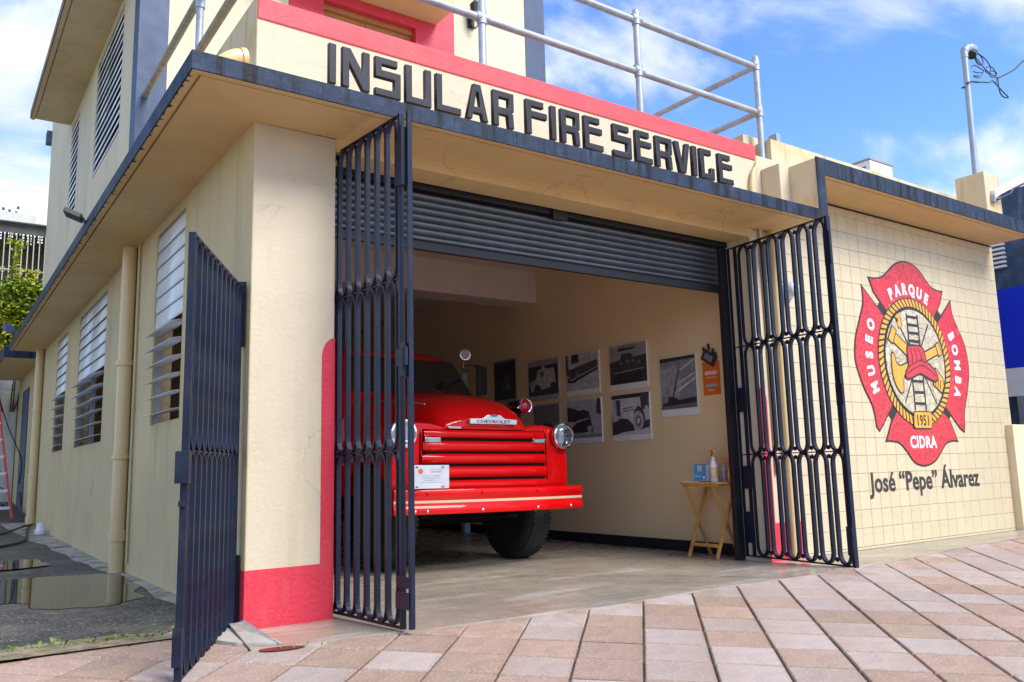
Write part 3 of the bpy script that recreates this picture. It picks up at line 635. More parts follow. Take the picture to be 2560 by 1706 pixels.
# ------------------------------------------------------------------ sign lettering
sg = thing('station_sign', 'charcoal block letters INSULAR FIRE SERVICE standing along the front canopy edge', 'sign', (2.1, -0.45, 3.085))
LZ0, LZ1 = 3.100, 3.346; LH = LZ1-LZ0
def glyph(ch, w):
    s = 0.044; h = LH; m1, m2 = h*.47, h*.47+s*.85; k = 0.012
    def ch_(p): return p
    if ch == 'I': return [[(0, 0), (w, 0), (w, h), (0, h)]]
    if ch == 'N': return [[(0, 0), (s, 0), (s, h*.62), (w-s, 0), (w, 0), (w, h), (w-s, h), (w-s, h*.45), (s*1.15, h), (0, h)]]
    if ch == 'S': return [[(0, 0), (w, 0), (w, m2+.012), (s, m2+.012), (s, h-s), (w*.87, h-s), (w*.87, h), (0, h), (0, m1+.0), (w-s, m1+.0), (w-s, s), (0, s)]]
    if ch == 'U': return [[(0, 0), (w, 0), (w, h), (w-s, h), (w-s, s), (s, s), (s, h), (0, h)]]
    if ch == 'L': return [[(0, 0), (w, 0), (w, s), (s, s), (s, h), (0, h)]]
    if ch == 'A':
        t = w*.36
        return [[(0, 0), (s*.95, 0), (s*.95+.012, h*.19), (w-s*.95-.012, h*.19), (w-s*.95, 0), (w, 0), (w-t+.004, h), (t-.004, h)], [(w*.36, h*.36), (w*.64, h*.36), (w*.5+.006, h*.78), (w*.5-.006, h*.78)]]
    if ch == 'R': return [[(0, 0), (s, 0), (s, h*.34), (w-s-.008, h*.34), (w-s, 0), (w, 0), (w-.006, h*.40), (w-.02, h*.44), (w, h*.48), (w, h), (0, h)], [(s, h*.54), (w-s, h*.54), (w-s, h-s), (s, h-s)]]
    if ch == 'F': return [[(0, 0), (s, 0), (s, m1+.01), (w, m1+.01), (w, m2+.016), (s, m2+.016), (s, h-s), (w*.84, h-s), (w*.84, h), (0, h)]]
    if ch == 'E': return [[(0, 0), (w, 0), (w, s), (s, s), (s, m1+.01), (w*.95, m1+.01), (w*.95, m2+.016), (s, m2+.016), (s, h-s), (w*.82, h-s), (w*.82, h), (0, h)]]
    if ch == 'V': return [[(w*.30, 0), (w*.70, 0), (w, h), (w-s, h), (w*.5+.006, h*.28), (w*.5-.006, h*.28), (s, h), (0, h)]]
    if ch == 'C': return [[(0, 0), (w, 0), (w, h*.40), (w-s, h*.40), (w-s, s), (s, s), (s, h-s), (w*.80, h-s), (w*.80, h), (0, h)]]
for ch, a, b in (('I', .445, .499), ('N', .536, .735), ('S', .769, .963), ('U', .995, 1.199), ('L', 1.232, 1.438), ('A', 1.477, 1.667), ('R', 1.707, 1.895), ('F', 2.003, 2.203), ('I', 2.237, 2.291), ('R', 2.334, 2.524), ('E', 2.567, 2.764),
                 ('S', 2.869, 3.070), ('E', 3.115, 3.305), ('R', 3.342, 3.537), ('V', 3.568, 3.755), ('I', 3.783, 3.841), ('C', 3.880, 4.061), ('E', 4.115, 4.309)):
    a, b = (-1.508+(q+1.508)*.9118 for q in (a, b)); outline_mesh(glyph(ch, b-a-.005), 0.036, 0.004, 'letter', m_letter, sg, Matrix.Translation((a+.005, -0.452, LZ0)) @ FACE)

# ------------------------------------------------------------------ emblem on the tiles
EC = Vector((7.1, 0, 1.865)); EY = -0.0052
em = thing('museum_emblem', 'red Maltese cross mosaic emblem of the fire museum on the tiled wall', 'emblem', tuple(EC+Vector((0, EY, 0))))
def plate(name, poly, m, lvl, th=0.0022, label=None, mb=None, build=True):
    mb = mb or MB(); y = EY-0.0024*lvl
    mb.prism([(EC.x+a, EC.z+b) for a, b in poly], 'y', y-th, y)
    if build: return mb.build(name, m, em)
    return mb
ang = lambda r, a: (r*math.cos(R(a)), r*math.sin(R(a)))
inner = lambda a0, a1: [ang(0.66, a0+(a1-a0)*k/6) for k in range(7)]
TOP = [(-.66, .70), (-.725, .835)]+smooth_path([(-.725, .835), (-.62, .838), (-.48, .87), (-.36, .945), (-.20, 1.045), (0, 1.09), (.18, 1.055), (.30, .985), (.44, .868), (.57, .832), (.685, .828)], 3, False)[1:]+[(.62, .70)]+inner(49, 131)
BOT = [(.565, -.60), (.69, -.83)]+smooth_path([(.69, -.83), (.58, -.83), (.46, -.855), (.36, -.925), (.2, -1.04), (.0, -1.085), (-.19, -1.05), (-.325, -.93), (-.44, -.85), (-.56, -.83), (-.665, -.828)], 3, False)[1:]+[(-.56, -.66)]+inner(231, 309)
LEF = smooth_path([(-.865, .725), (-.868, .56), (-.96, .37), (-1.05, .19), (-1.088, .0), (-1.06, -.13), (-.98, -.30), (-.87, -.464), (-.83, -.58), (-.82, -.69)], 3, False)+[(-.78, -.725), (-.72, -.67)]+inner(222, 139)
RIG = smooth_path([(.845, .725), (.86, .585), (.95, .43), (1.06, .25), (1.1, .057), (1.075, -.135), (.97, -.38), (.90, -.53), (.885, -.66)], 3, False)+[(.865, -.725), (.80, -.70)]+inner(-42, 41)
for p in (TOP, BOT, LEF, RIG):
    plate('lobe_outline', offset_poly(p, 0.018), m_emblack, 0); plate('lobe', p, m_emred, 1)
for a in (45, 135, 225, 315):
    d = ang(1, a); n_ = (-d[1], d[0]); q = []
    for r_, s_ in ((.6, -.1), (.83, -.062), (.83, .062), (.6, .1)): q.append((d[0]*r_+n_[0]*s_, d[1]*r_+n_[1]*s_))
    plate('strap', q, m_emblack, 0.4)
circ = lambda r, n=64: [ang(r, 360*k/n) for k in range(n)]
plate('rope_ring', circ(.695), m_emblack, 2); plate('rope_core', circ(.585), m_emblack, 3.2); plate('disc', circ(.565), m_emcream, 4)
rp_ = MB()
for k in range(62):
    a0 = 360*k/62; q = []
    for r_, da in ((.600, -1.6), (.600, 2.0), (.64, 4.4), (.683, 6.0), (.683, 2.4), (.64, .6)): q.append(ang(r_, a0+da))
    plate('rope', q, m_emgold, 3, mb=rp_, build=False)
rp_.build('rope', m_emgold, em, kind='stuff')
def bar(p, q, w_, m, lvl, name, ol=0.0):
    p, q = Vector(p), Vector(q); d = (q-p).normalized(); n_ = Vector((-d.y, d.x))*w_/2; P = [tuple(p-n_), tuple(q-n_), tuple(q+n_), tuple(p+n_)]
    if ol: plate(name+'_outline', offset_poly(P, ol), m_emblack, lvl-.5)
    return plate(name, P, m, lvl)
for z0_, z1_, n_ in ((.17, .52, 4), (-.515, -.16, 3)):
    lad = MB()
    for sx in (-.105, .105):
        plate('ladder', [(sx-.012, z0_), (sx+.012, z0_), (sx+.012, z1_), (sx-.012, z1_)], m_emblack, 5, mb=lad, build=False)
    for k in range(n_):
        z = z0_+(z1_-z0_)*(k+.6)/n_ ; plate('ladder', [(-.093, z-.015), (.093, z-.015), (.093, z+.015), (-.093, z+.015)], m_emblack, 5, mb=lad, build=False)
    lad.build('ladder', m_emblack, em)
bar((-.28, .40), (-.08, .12), .02, m_emblack, 5, 'pike_pole'); bar((.31, .43), (.09, .12), .018, m_emblack, 5, 'pike_pole')
bar((-.07, -.12), (-.28, -.44), .016, m_emblack, 5, 'hook_handle'); bar((.12, -.12), (.33, -.44), .016, m_emblack, 5, 'hook_handle')
plate('hook', smooth_path([(-.33, .46), (-.28, .50), (-.24, .46), (-.22, .38), (-.27, .35), (-.31, .40), (-.28, .42), (-.29, .45)], 3), m_emgold, 5.5); plate('hook_outline', offset_poly([(-.33, .47), (-.28, .50), (-.23, .45), (-.22, .38), (-.28, .35)], .012), m_emblack, 5)
bar((-.40, .25), (-.05, .05), .10, m_emgold, 6, 'trumpet', .016); bar((-.45, .285), (-.385, .245), .16, m_emgold, 6.6, 'trumpet_mouth', .014)
bar((.44, .155), (.05, .02), .085, m_emgold, 6, 'nozzle', .016); bar((.50, .175), (.44, .15), .13, m_emgold, 6.6, 'nozzle_tip', .014)
bell = smooth_path([(-.46, .05), (-.42, .06), (-.39, -.03), (-.30, -.06), (-.10, .0), (-.10, -.10), (-.24, -.13), (-.29, -.22), (-.30, -.31), (-.35, -.335), (-.43, -.25), (-.47, -.12)], 3)
plate('bell_outline', offset_poly(bell, .016), m_emblack, 5.4); plate('bell', bell, m_emgold, 6.2)
axe = [(.37, -.06), (.50, -.16), (.50, -.24), (.45, -.31), (.30, -.23)]
plate('axe_outline', offset_poly(axe, .016), m_emblack, 5.4); plate('axe', axe, m_emgold, 6.2)
for k in range(3): bar((.36+.045*k, -.12-.03*k), (.335+.045*k, -.24-.02*k), .012, m_emblack, 6.9, 'axe_groove')
hel = smooth_path([(-.15, .15), (-.05, .165), (.12, .16), (.17, .07), (.19, .0), (.30, -.05), (.385, -.13), (.34, -.19), (.20, -.16), (.045, -.115), (-.10, -.16), (-.21, -.18), (-.225, -.13), (-.165, -.06), (-.16, .05)], 3)
plate('helmet_outline', offset_poly(hel, .020), m_emblack, 7); plate('helmet', hel, m_emred, 7.8)
hb = MB()
for P in ([(-.20, -.13), (-.08, -.08), (.05, -.04), (.15, -.04), (.27, -.09), (.36, -.14)], [(-.16, -.06), (-.06, -.02), (.06, .02), (.18, .0)], [(-.10, .14), (-.08, .05), (-.09, -.02)], [(-.03, .15), (.0, .06), (-.01, .01)], [(.05, .15), (.09, .07), (.10, .02)]):
    pp = smooth_path(P, 4, False)
    for a, b in zip(pp, pp[1:]):
        p, q = Vector(a), Vector(b); d = (q-p).normalized(); n_ = Vector((-d.y, d.x))*.006; plate('rib', [tuple(p-n_), tuple(q-n_), tuple(q+n_), tuple(p+n_)], m_emblack, 8.6, mb=hb, build=False, th=.001)
hb.build('helmet_ribs', m_emblack, em)
yr = [(-.135, -.70), (.165, -.70), (.185, -.68), (.20, -.56), (.18, -.535), (-.12, -.535), (-.14, -.56), (-.155, -.68)]
plate('year_plate_outline', offset_poly(yr, .012), m_emblack, 4.6); plate('year_plate', yr, m_emgold, 5.2)
def emtext(body, size, x, z, rot, m, xs=0.85, bold=0.004, lvl=2.6, name='lettering', parent=None, spc=1.12):
    text_mesh(body, size, 0.002, name, m, parent or em, Matrix.Translation((EC.x+x, EY-0.0024*lvl, EC.z+z)) @ FACE @ Matrix.Rotation(rot, 4, 'Z'), xs, bold, spc=spc)
emtext('1951', .155, .02, -.672, 0, m_emblack, .78, .003, 6.4)
def arc_text(s, r, a0, a1, size):
    wts = {'I': .45, 'M': 1.2, 'O': 1.1, 'Q': 1.12}; ws = [wts.get(c, 1) for c in s]; tot = sum(ws); acc = 0
    for c, w_ in zip(s, ws):
        a = a0+(a1-a0)*(acc+w_/2)/tot; acc += w_
        p = ang(r, a); emtext(c, size, p[0], p[1], R(a-90), m_emwhite, .88, .009)
arc_text('PARQUE', .735, 122, 60, .165); arc_text('MUSEO', .795, 207, 150, .165); arc_text('BOMBA', .80, 28, -26, .165)
emtext('CIDRA', .170, .0, -.905, 0, m_emwhite, .92, .006)
nm = thing('name_lettering', 'dark brown painted name José “Pepe” Álvarez under the emblem', 'lettering', (7.14, EY, 0.55))
text_mesh('José “Pepe” Álvarez', 0.268, 0.002, 'lettering', m_name, nm, Matrix.Translation((7.13, EY-.001, 0.535)) @ FACE, 0.965, 0.0065)

# ------------------------------------------------------------------ wrought iron gates
def gate(label, A, B, L, zb, zt, rails, xs0, pitch, lw, nl, m, extra=None, depth=0.044, t=0.011, group='wrought iron gates of the garage', sw=0.022):
    A, B = Vector(A), Vector(B); d = (B-A).normalized(); ang_ = math.atan2(d.y, d.x)
    g = thing('iron_gate', label, 'gate', (A.x, A.y, 0), group, (0, 0, ang_))
    def b(nm, x0, x1, y0, y1, z0, z1, **k): return MB().box(x0, x1, y0, y1, z0, z1).build(nm, m, g, local=True, bev=0.002, **k)
    b('stile', 0.0, sw, -depth/2, depth/2, zb, zt); b('stile', L-sw, L, -depth/2, depth/2, zb, zt)
    b('rail', sw+.0005, L-sw-.0005, -depth/2+.004, depth/2-.004, zt-0.012, zt); b('rail', sw+.0005, L-sw-.0005, -depth/2+.004, depth/2-.004, zb, zb+0.012)
    for z in rails: b('rail', sw+.0005, L-sw-.0005, -depth/2+.006, depth/2-.006, z-.005, z+.005)
    lv = [zb+.012]+[z for z in rails]+[zt-.012]; ca = MB()
    for a, c in zip(lv, lv[1:]):
        z0, z1 = a+.006, c-.006; hw = lw/2; eh = 0.085; P = []
        for k in range(11): P.append((hw*math.cos(R(180*k/10)), z1-eh+eh*math.sin(R(180*k/10))))
        for k in range(11): P.append((-hw*math.cos(R(180*k/10)), z0+eh-eh*math.sin(R(180*k/10))))
        mb = MB(); mb.band(P, t, depth); proto = None
        for k in range(nl):
            x = xs0+pitch*k
            if proto is None: proto = mb.build('scroll_bar', m, g, local=True); proto.location = (x, 0, 0)
            else: clone(proto, (x, 0, 0), g)
            for zz in (z0+.03, z1-.03):
                xx = x+pitch/2
                if k < nl-1: ca.add([(xx+.02*math.cos(R(q*60)), yy, zz+.02*math.sin(R(q*60))) for yy in (-.006, .006) for q in range(6)], [(0, 1, 2, 3, 4, 5), (11, 10, 9, 8, 7, 6)]+[(q, (q+1) % 6, 6+(q+1) % 6, 6+q) for q in range(6)])
    ca.build('collar', m, g, local=True, kind='stuff')
    for nm, x0, x1, y0, y1, z0, z1 in (extra or []): b(nm, x0, x1, y0, y1, z0, z1)
    return g
g1 = gate('open navy iron gate at the left jamb, swung out across the middle of the photo', (0.535, 0.28), (0.628, -0.70), 0.985, 0.022, 2.90, (0.962, 1.925), 0.089, 0.1135, 0.1025, 8, m_gate, depth=0.030, t=0.011,
     extra=[('second_stile', 1.040, 1.060, -.008, .022, 0.03, 2.89), ('hinge', 0.955, 1.075, -.03, -.0225, 0.24, 0.30), ('hinge', 0.965, 1.060, -.03, -.0155, 1.42, 1.52), ('hinge', 0.965, 1.0, -.03, -.0155, 2.46, 2.72),
            ('hinge_pin', 1.005, 1.035, -.034, .005, 2.45, 2.80), ('hinge_pin', 1.005, 1.035, -.034, .005, 1.36, 1.55), ('bottom_plate', 0.94, 1.07, -.026, -.0225, 0.13, 0.22), ('hinge', -.02, .03, -.035, -.0225, .5, .7)])
g2 = gate('open navy iron gate at the right jamb in front of the tiled wall', (4.545, 0.27), (4.425, -0.845), 1.165, 0.03, 2.83, (0.92, 1.895), 0.20, 0.1735, 0.112, 6, m_gate, depth=0.040, t=0.017, sw=0.030,
     extra=[('first_bar', 0.085, 0.112, -.022, .022, 0.043, 2.817), ('lock_plate', 0.032, 0.084, -.006, .006, 2.35, 2.80), ('lock_plate', 0.05, 0.13, -.034, -.0225, 1.30, 1.52), ('lock_box', 0.05, 0.15, -.04, .03, .62, .82), ('hinge', 1.12, 1.185, -.03, -.0225, 2.42, 2.70), ('hinge', 1.12, 1.185, -.03, -.0225, 1.28, 1.45), ('hinge', 1.11, 1.165, -.03, -.0225, .12, .34),
            ('lock_plate', 0.032, 0.11, -.03, -.0225, .15, .42)])
g3 = gate('shorter weathered navy side gate standing open left of the pillar', (-0.035, 0.10), (-0.565, -0.915), 1.145, -0.012, 1.965, (0.965,), 0.082, 0.1085, 0.0985, 10, m_gatedirty, depth=0.032, t=0.010,
     extra=[('lock_box', 1.146, 1.19, -.03, .03, 0.82, 0.96), ('lock_box', 1.146, 1.175, -.02, .02, 0.05, 0.21), ('knob', 1.146, 1.185, -.012, .012, 0.72, 0.745),
            ('hinge', -.035, -.001, -.03, .03, 1.60, 1.99), ('hinge', -.035, -.001, -.03, .03, .02, .40)], group='wrought iron gates of the garage')

# ------------------------------------------------------------------ rolling shutter
sh = thing('roller_shutter', 'half raised blue grey steel roller shutter above the garage opening', 'shutter', (2.53, 0.3, 2.4))
bb = lambda n, m, x0, x1, y0, y1, z0, z1, **k: MB().box(x0, x1, y0, y1, z0, z1).build(n, m, sh, **k)
bb('header_beam', m_black, 0.525, 4.525, 0.262, 0.34, 2.842, 3.295); bb('bracket', m_black, 2.46, 2.60, 0.243, 0.261, 2.80, 2.98)
bb('guide', m_black, 0.525, 0.605, 0.262, 0.36, 0.0, 2.838, bev=.004); bb('guide', m_black, 4.435, 4.525, 0.275, 0.325, 0.0, 2.838, bev=.004)
bb('bottom_rail', m_black, 0.61, 4.42, 0.285, 0.325, 2.405, 2.468, bev=.004)
SP = 0.0525; prof = [(0.320, 0.0), (0.314, 0.006), (0.299, 0.013), (0.293, 0.024), (0.296, 0.036), (0.312, 0.045), (0.320, SP-.001)]
lp = prof + [(y+.006, z) for y, z in reversed(prof)]
sm = MB().loft([[(-1.905, y-.31, z) for y, z in lp], [(1.905, y-.31, z) for y, z in lp]], closed=True)
s0 = sm.build('shutter_slat', m_shut, sh, smooth=True, local=True); s0.location = (2.515-2.53, .31-.3, 2.469-2.4)
for k in range(1, 7): clone(s0, (2.515-2.53, .31-.3, 2.469-2.4+SP*k), sh)

# ------------------------------------------------------------------ roof railing
rl = thing('roof_railing', 'grey galvanised pipe railing round the roof terrace above the sign', 'railing', (2.5, 0.1, 3.78))
def pipe(nm, pts, r=0.030, m=m_pipe, parent=rl): return MB().tube(pts, r, 12).build(nm, m, parent, smooth=True)
for x, zb in ((1.726, 3.786), (3.335, 3.786), (4.93, 3.9)):
    p = pipe('post', [(x, 0.10, zb-.25 if x > 4.9 else zb), (x, 0.10, 4.78)]); 
    for z in (4.22, 4.70):
        pipe('coupling', [(x, 0.10, z-.055), (x, 0.10, z+.055)], .038); pipe('coupling', [(x-.055, 0.10, z), (x+.055 if x < 4.9 else x, 0.10, z)], .038)
    MB().lathe([(0.03, 0.03), (0.02, 0.045), (0, 0.05)], Matrix.Translation((x, .10, 4.75))).build('cap', m_pipe, rl, smooth=True)
for z in (4.22, 4.70):
    pipe('rail', [(0.075, 0.10, z), (4.93, 0.10, z-.02 if z > 4.5 else z-.015)]); pipe('rail', [(4.93, 0.10, z-.01), (4.93, 3.80, z+.02)], .030)
    pipe('rail', [(0.075, 0.10, z), (0.075, 3.81, z-.03)], .033, m_rust)
pipe('post', [(0.075, 1.72, 3.80), (0.075, 1.72, 4.74)]); pipe('post', [(0.075, 0.10, 3.786), (0.075, 0.10, 4.75)])
pipe('coupling', [(0.075, 1.72, 4.58), (0.075, 1.72, 4.74)], .040)

# ------------------------------------------------------------------ old red fire truck
TX, TYY = 2.53, 1.95
tk = thing('fire_truck', 'old red fire truck parked nose out inside the garage', 'truck', (TX, TYY, 0), rot=(0, 0.011, 0))
def tb(mb, n, m, **k): return mb.build(n, m, tk, **k)
def sup(w_, zb, zt, n, m_=15):
    o = []
    for k in range(m_):
        a = math.pi*k/(m_-1); c, s_ = math.cos(a), math.sin(a)
        o.append((w_*math.copysign(abs(c)**(2/n), c), zb+(zt-zb)*abs(s_)**(2/n)))
    return o
hood = MB(); secs = []
for y, w_, zb, zt, n in ((1.412, .385, 1.196, 1.208, 2.2), (1.408, .415, 1.190, 1.235, 2.3), (1.425, .44, 1.186, 1.30, 2.4), (1.47, .465, 1.183, 1.375, 2.5), (1.55, .49, 1.18, 1.443, 2.7), (1.68, .52, 1.17, 1.50, 2.9), (1.9, .565, 1.15, 1.548, 3.1), (2.2, .62, 1.13, 1.585, 3.2), (2.5, .68, 1.10, 1.61, 3.3), (2.80, .75, 1.08, 1.63, 3.3)):
    secs.append([(TX+a, y, z) for a, z in sup(w_, zb, zt, n)])
hood.loft(secs); ho = tb(hood, 'hood', m_truck, smooth=True)
cr_ = MB(); cr_.loft([[(TX+a, y, z+dz) for a, dz in ((-.012, -.004), (-.008, .006), (.008, .006), (.012, -.004))] for y, z in ((1.47, 1.37), (1.55, 1.441), (1.68, 1.499), (1.9, 1.547), (2.2, 1.584), (2.5, 1.609), (2.79, 1.629))]); cr_.build('hood_ridge', m_truck, tk, smooth=True)
fprof = [(.36, 1.196), (.46, 1.228), (.56, 1.246), (.66, 1.250), (.75, 1.232), (.83, 1.185), (.885, 1.10), (.915, 1.0), (.925, .88), (.922, .76)]
def fender(s):
    mb = MB(); secs = []
    for y, k, dz in ((1.418, .62, 0), (1.414, .86, 0), (1.424, .955, 0), (1.445, .99, 0), (1.50, 1, .0), (1.62, 1, .012), (1.78, 1, .02), (1.95, 1, .02), (2.12, 1, .01), (2.3, 1, -.02), (2.45, 1, -.08), (2.6, 1, -.18), (2.78, 1, -.36)):
        dd = abs(y-1.95); zb = .655
        if dd < .52: zb = max(.655, .42+.52*math.sqrt(max(0, 1-(dd/.52)**2)))
        if y > 2.47: zb = .5
        P = [(.60+(o-.60)*k, .93+(z-.93)*k+(dz if z > .95 else 0)) for o, z in fprof]
        P.append((.60+(.918-.60)*k, max(zb, .93+(zb-.93)*k) if k < 1 else zb))
        P = [(o, max(z, zb)) for o, z in P]
        if k < 1: P.append((.42, max(zb, .93+(.66-.93)*k)))
        else: P.append((.40 if y < 1.46 else .885, zb if y < 1.46 else zb))
        secs.append([(TX+s*o, y, z) for o, z in P])
    mb.loft(secs, cap1=False)
    return tb(mb, 'front_fender', m_truck, smooth=True)
for s in (-1, 1): fender(s)
tb(MB().box(TX-.86, TX+.86, 1.52, 1.56, .62, 1.18), 'radiator_panel', m_under)
tb(MB().box(TX-.632, TX+.632, 1.400, 1.411, .668, 1.188), 'grille_dark_backing', m_under)  # black sheet: shade between the grille bars put into its colour
gr = MB()
for k, (zc, h) in enumerate(((1.150, .070), (1.046, .088), (.939, .084), (.826, .094), (.712, .090))):
    hw = .63+.008*k; secs = []
    for i in range(-8, 9):
        x = hw*i/8; e = abs(i/8)**8; yc = 1.400+.012*e; ry = .034*(1-.55*e)
        secs.append([(TX+x, yc-ry*math.cos(R(q*30-90))*1.0 if False else yc-ry*math.sin(R(180*q/8)), zc-h/2*math.cos(R(180*q/8))) for q in range(9)])
    MB().loft(secs, cap0=True, cap1=True).build('grille_bar', m_truck, tk, smooth=True)
for s in (-1, 1):
    pk = tb(MB().box(TX+s*.555-.075, TX+s*.555+.075, 1.370, 1.395, 1.078, 1.116), 'parking_lamp', m_chrome, bev=.004)
    MB().box(TX+s*.555-.055, TX+s*.555+.055, 1.366, 1.3695, 1.085, 1.109).build('lamp_lens', grey(.35), pk)
tb(MB().box(TX-.41, TX+.41, 1.399, 1.404, 1.183, 1.189), 'hood_seam', m_under)
tb(MB().box(TX-.40, TX-.27, 1.380, 1.400, 1.196, 1.212), 'hood_latch', m_chrome, bev=.004)
for s in (-1, 1):
    MB().tube([(TX+s*.655, 1.4115, 1.17), (TX+s*.66, 1.4105, .95), (TX+s*.668, 1.4115, .69)], .004, 6).build('panel_seam', m_under, tk)
    MB().tube(smooth_path([(TX+s*.40, 1.412, 1.2), (TX+s*.455, 1.50, 1.232), (TX+s*.50, 1.68, 1.252), (TX+s*.545, 1.9, 1.268), (TX+s*.60, 2.2, 1.258), (TX+s*.68, 2.6, 1.10)], 4, False), .007, 6).build('hood_side_seam', m_under, tk)
    MB().tube([(TX+s*.50, 1.62, 1.42), (TX+s*.56, 1.9, 1.455), (TX+s*.61, 2.2, 1.485), (TX+s*.70, 2.7, 1.52)], .008, 8).build('hood_moulding', m_chrome, tk, smooth=True)
# badge
bg_ = MB(); bg_.prism([(TX-.245+.06, 1.242), (TX+.25+.06, 1.242), (TX+.25+.06, 1.284), (TX+.12+.06, 1.290), (TX+.07+.06, 1.322), (TX-.06+.06, 1.322), (TX-.11+.06, 1.290), (TX-.245+.06, 1.284)], 'y', 1.375, 1.405)
bdg = tb(bg_, 'nose_badge', mat('white_chrome', (.80, .82, .86), .18, .35), bev=.004)
text_mesh('CHEVROLET', 0.037, .002, 'badge_lettering', m_emblack, bdg, Matrix.Translation((TX+.06, 1.374, 1.250)) @ FACE, 1.75, .0005)
MB().prism([(TX+.02, 1.309), (TX+.05, 1.309), (TX+.05, 1.304), (TX+.075, 1.304), (TX+.075, 1.309), (TX+.105, 1.309), (TX+.098, 1.322), (TX+.075, 1.322), (TX+.075, 1.326), (TX+.05, 1.326), (TX+.05, 1.322), (TX+.027, 1.322)], 'y', 1.3725, 1.3748).build('badge_mark', mat('badge_blue', (.03, .18, .5), .3), bdg)
# headlights
for s in (-1, 1):
    Mh = Matrix.Translation((TX+s*.835, 1.36, 1.145)) @ Matrix.Rotation(R(90), 4, 'X')
    hl = tb(MB().lathe([(0.02, -.20), (.08, -.17), (.108, -.10), (.112, -.05), (.112, -.02)], Mh, 28), 'headlight', m_truck, smooth=True)
    MB().lathe([(.108, -.035), (.122, -.03), (.125, -.012), (.118, .004), (.103, .006), (.100, -.002)], Mh, 28).build('rim', m_chrome, hl, smooth=True)
    MB().lathe([(.101, -.004), (.08, -.045), (.04, -.07), (0.0, -.078)], Mh, 28).build('reflector', m_chrome, hl, smooth=True)
    MB().lathe([(.1015, -.001), (.09, .012), (.06, .024), (.03, .030), (0.0, .032), (0.0, .028), (.03, .026), (.06, .020), (.09, .008), (.1015, -.004)], Mh, 28).build('lens', m_lens, hl, smooth=True)
# bumper
def bpy_(x): return 1.15+.13*(abs(x)/.97)**2.2
bp_prof = [(.05, .487), (.002, .490), (-.004, .498), (-.004, .543), (.007, .556), (.007, .618), (-.004, .631), (-.004, .680), (.002, .688), (.05, .690)]
secs = []
for i in range(-16, 17):
    x = .965*i/16; secs.append([(TX+x, bpy_(x)+dy, z) for dy, z in bp_prof])
bm_ = tb(MB().loft(secs), 'front_bumper', m_truck, smooth=True)
MB().loft([[(TX+.965*i/16, bpy_(.965*i/16)+dy, z) for dy, z in ((.006, .578), (.003, .580), (.003, .598), (.006, .600))] for i in range(-16, 17)]).build('stripe', m_gold, bm_)
for x in (-.80, -.70, -.21, .37, .79):
    for z in (.517, .660):
        MB().lathe([(.014, .0), (.013, .007), (.007, .012), (0, .013)], Matrix.Translation((TX+x, bpy_(x)-.004, z)) @ Matrix.Rotation(R(90), 4, 'X'), 10).build('bolt', m_chrome if z < .6 else m_truck, bm_, smooth=True)
# plate on the bumper
lp_ = tb(MB().box(TX-.855, TX-.50, 1.205, 1.210, .697, .885), 'licence_plate', mat('plate_enamel', (.52, .55, .60), .35), bev=.002)
MB().lathe([(0, 0), (.022, 0), (.022, .001), (0, .001)], Matrix.Translation((TX-.765, 1.2047, .835)) @ Matrix.Rotation(R(90), 4, 'X')).build('crest', mat('crest_red', (.6, .12, .04), .5), lp_)
ln = MB()
for z, a, b in ((.848, -.69, -.56), (.800, -.76, -.58), (.787, -.745, -.595), (.774, -.755, -.585), (.761, -.74, -.60), (.745, -.78, -.56)): ln.box(TX+a, TX+b, 1.2038, 1.2048, z, z+.004)
ln.build('print_lines', grey(.35), lp_)
text_mesh('Chevrolet', .024, .001, 'plate_lettering', grey(.2), lp_, Matrix.Translation((TX-.625, 1.2043, .825)) @ FACE, 1.0, split=False)
for x in (-.80, -.56):
    for z in (.711, .868): MB().box(TX+x-.01, TX+x+.01, 1.2, 1.2046, z-.004, z+.004).build('plate_slot', m_emblack, lp_)
# siren lamp on the fender
Ms = Matrix.Translation((TX+.70, 1.78, 1.455)) @ Matrix.Rotation(R(90), 4, 'X')
sr = tb(MB().lathe([(0.0, -.24), (.045, -.235), (.066, -.21), (.068, -.02), (.068, 0)], Ms, 24), 'siren_lamp', m_black, smooth=True)
MB().lathe([(.066, -.015), (.077, -.012), (.079, .004), (.070, .014), (.064, .010)], Ms, 24).build('rim', m_chrome, sr, smooth=True)
MB().lathe([(.066, .004), (.058, .018), (.035, .030), (0, .034)], Ms, 24).build('lens', m_redlens, sr, smooth=True)
MB().tube([(TX+.70, 1.88, 1.40), (TX+.70, 1.90, 1.30), (TX+.66, 1.92, 1.24)], .018).build('bracket', m_black, sr)
